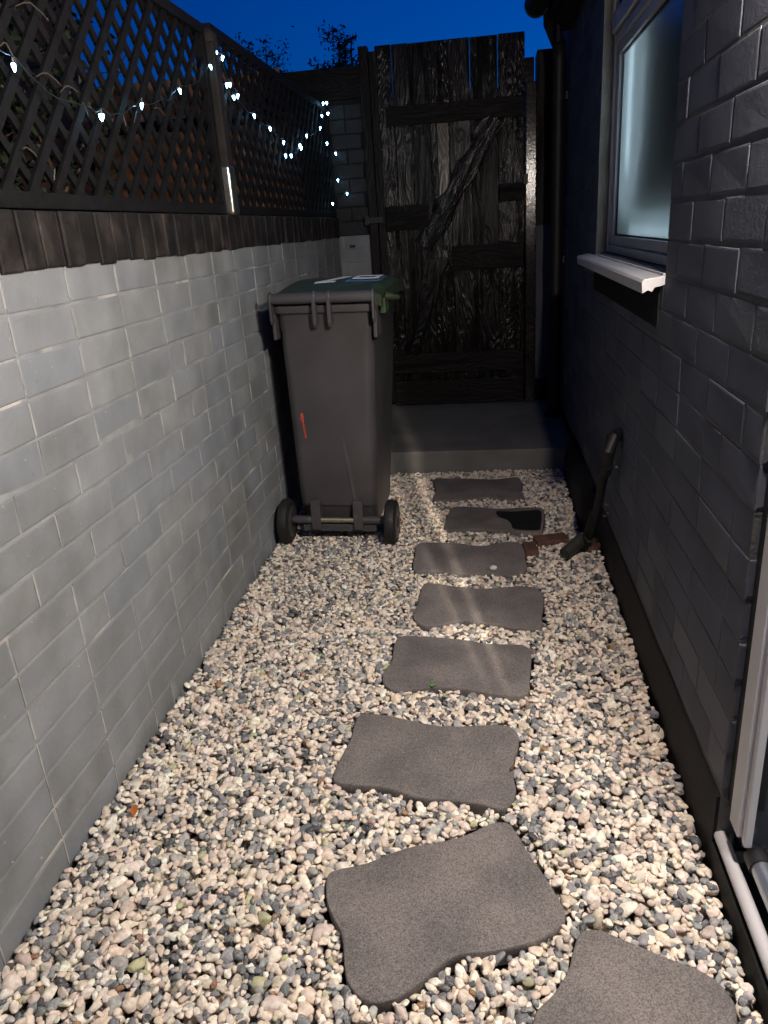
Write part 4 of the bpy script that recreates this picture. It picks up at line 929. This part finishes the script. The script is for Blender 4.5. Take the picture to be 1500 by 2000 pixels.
def leafy(name, loc, label, cat, rx, ry, rz, nleaf, size, trunk_h, seed, mleaf, group=None, limbs=9, spread=1.0, gap=0.35, mtrunk=None):
    rr = random.Random(seed); t = thing(name, loc, label, cat, group)
    L0 = Vector(loc); b = B(); tips = []
    top = L0+Vector((0, 0, trunk_h)); b.tube([L0+Vector((0, 0, -.1)), L0+Vector((0.02, 0, trunk_h*.5)), top], [size*1.1, size*0.8, size*0.6], 7)
    C = L0+Vector((0, 0, trunk_h+rz*0.55))
    for i in range(limbs):
        a = i*2.399+rr.uniform(-.3, .3); el = rr.uniform(0.1, 1.45); d = Vector((math.cos(a)*math.cos(el)*rx, math.sin(a)*math.cos(el)*ry, math.sin(el)*rz*1.45))*rr.uniform(.75, 1.05)
        s0 = L0+Vector((0, 0, trunk_h*rr.uniform(.5, 1))); mid = s0+d*0.5+Vector((rr.uniform(-.1, .1)*rx, rr.uniform(-.1, .1)*ry, .1*rz)); e = s0+d
        b.tube([s0, mid, e], [size*.45, size*.25, size*.08], 5); tips += [mid, e]
        for k in range(4):
            q = s0.lerp(e, rr.uniform(.4, .95)); d2 = Vector((rr.uniform(-1, 1)*rx, rr.uniform(-1, 1)*ry, rr.uniform(-.1, 1)*rz))*0.38
            b.tube([q, q+d2*.5+Vector((0, 0, .02)), q+d2], [size*.16, size*.1, size*.04], 4); tips += [q+d2, q+d2*.6]
    b.build('trunk', mtrunk or M['twig'], t)
    b = B()
    for i in range(nleaf):
        c = rr.choice(tips); p = c+Vector((rr.gauss(0, rx*.13), rr.gauss(0, ry*.13), rr.gauss(0, rz*.13)))
        if loc[1] < 5 and p.x > -1.12: continue
        s_ = size*rr.uniform(.5, 1.1)*0.9; u = Vector((rr.gauss(0, 1), rr.gauss(0, 1), rr.gauss(0, 1))).normalized(); v = u.orthogonal().normalized()
        b.add([p-u*s_, p+v*s_*.42, p+u*s_, p-v*s_*.42], [(0, 1, 2, 3)])
    if nleaf: b.build('crown', mleaf, t)
    return t
leafy('garden_shrub', (-1.75, 2.35, 0), 'dense dark leafy shrub behind the near trellis panel', 'shrub', 0.7, 0.75, 1.25, 7000, 0.036, 1.2, 21, M['leaf_dark'], limbs=16)
leafy('garden_shrub', (-2.3, 1.2, 0), 'tall dark leafy shrub farther left behind the trellis', 'shrub', 0.8, 0.9, 1.7, 7000, 0.04, 1.3, 22, M['leaf_dark'], limbs=16)
leafy('slender_tree', (-3.72, 14.0, 0), 'slender sparse leaved tree against the blue dusk sky', 'tree', 0.6, 0.45, 0.95, 1100, 0.05, 3.75, 23, M['leaf_dark'], limbs=16)
leafy('bushy_tree', (-2.45, 14.0, 0), 'dark bushy treetop left of the gate top', 'tree', 0.62, 0.6, 0.7, 2600, 0.055, 3.35, 24, M['leaf_dark'], limbs=14)
leafy('low_tree', (1.75, 16.0, 0), 'faint treetop showing over the gate right side', 'tree', 0.7, 0.6, 0.5, 900, 0.06, 3.45, 25, M['leaf_dark'], limbs=9)
# arching bare stems in the near trellis
st = thing('arching_stems', (-1.06, 1.9, 1.35), 'thin pale arching stems poking through the near trellis', 'plant')
M['stem'] = mat('pale_dry_stem', (0.08, 0.062, 0.045), 0.5)
for (a, c, h) in (((0, 90), (34, 128), 14), ((70, 150), (120, 168), 10), ((118, 180), (152, 180), 8), ((30, 12), (95, 40), 12), ((160, 200), (172, 226), 3), ((240, 226), (246, 246), 2), ((268, 218), (262, 240), 2), ((300, 212), (322, 226), 6), ((45, 290), (72, 306), 4), ((108, 330), (106, 352), 2)):
    pa, pc = onx(a[0], a[1], -0.945), onx(c[0], c[1], -0.945); m_ = (pa+pc)/2+Vector((0, 0, h*0.0016)); b = B(); b.tube([pa, pa.lerp(m_, .6)+Vector((0, 0, .003)), m_, m_.lerp(pc, .6)+Vector((0, 0, .002)), pc], [.0012, .0016, .0017, .0016, .001], 5); b.build('stem', M['stem'], st)
# neighbour's house side, far left
nh = thing('neighbour_house', (-3.0, 1.5, 0), 'dark brick side of the neighbouring house behind the trellis', 'house')
b = B(); b.box(-4.4, -2.55, -3, 5.22, -0.1, 4.6); b.build('wall', M['dark_brick'], nh)
b = B(); b.add([(-4.6, -3.2, 4.6), (-2.35, -3.2, 4.6), (-2.35, 4.95, 4.6), (-4.6, 4.95, 4.6), (-3.5, -3.2, 5.9), (-3.5, 4.95, 5.9)], [(0, 1, 2, 3), (0, 3, 5, 4), (1, 4, 5, 2), (0, 4, 1), (3, 2, 5)])
b.build('roof', M['black'], nh)
for y in (0.4, 2.8):
    b = B(); b.box(-2.55, -2.52, y, y+0.9, 2.9, 4.1); w_ = b.build('window', M['gasket'], nh)
# added unseen lantern, assumed in the next garden, lighting its fence
gl = thing('added_garden_lantern', (-1.75, 4.9, 0), 'added low lantern in the next garden, hidden by the wall, to light the fence', 'lantern')
b = B(); b.tube([(-1.75, 4.9, -0.1), (-1.75, 4.9, 0.9)], 0.02, 10); b.build('stake', M['pipe'], gl)
b = B(); b.lathe([(0.13, 0.09), (0.15, 0.07), (0.19, 0.01)], (-1.75, 4.9, 0.95), 'Z', 20); b.build('hood', M['pipe'], gl, smooth='auto')
l2 = bpy.data.lights.new('added_garden_light', 'POINT'); l2.energy = 5.0; l2.color = (1, 0.72, 0.42); l2.shadow_soft_size = 0.04  # added lamp, unseen itself, that brightens the neighbour's fence
l2o = bpy.data.objects.new('added_garden_light', l2); l2o.location = (-1.75, 4.9, 1.0); COL.objects.link(l2o)
# aerial on a far roof
ta = thing('television_aerial', (-2.4, 15.0, 4.0), 'small television aerial sticking up above the bushy treetop', 'aerial')
c = ony(686, 110, 15.0); t_ = ony(686, 80, 15.0); l_ = ony(672, 82, 15.0); r_2 = ony(697, 70, 15.0)
b = B(); b.tube([c-Vector((0, 0, 2.5)), c, t_], 0.016, 6); b.build('mast', M['gasket'], ta)
b = B(); b.tube([l_, r_2], 0.022, 6)
for t in (0.05, .25, .45, .65, .9):
    q = l_.lerp(r_2, t); b.tube([q-Vector((0, .05, .07)), q+Vector((0, .05, .07))], 0.008, 4)
b.build('boom', M['gasket'], ta)

for o in bpy.data.objects:
    if '_abs' in o: del o['_abs']
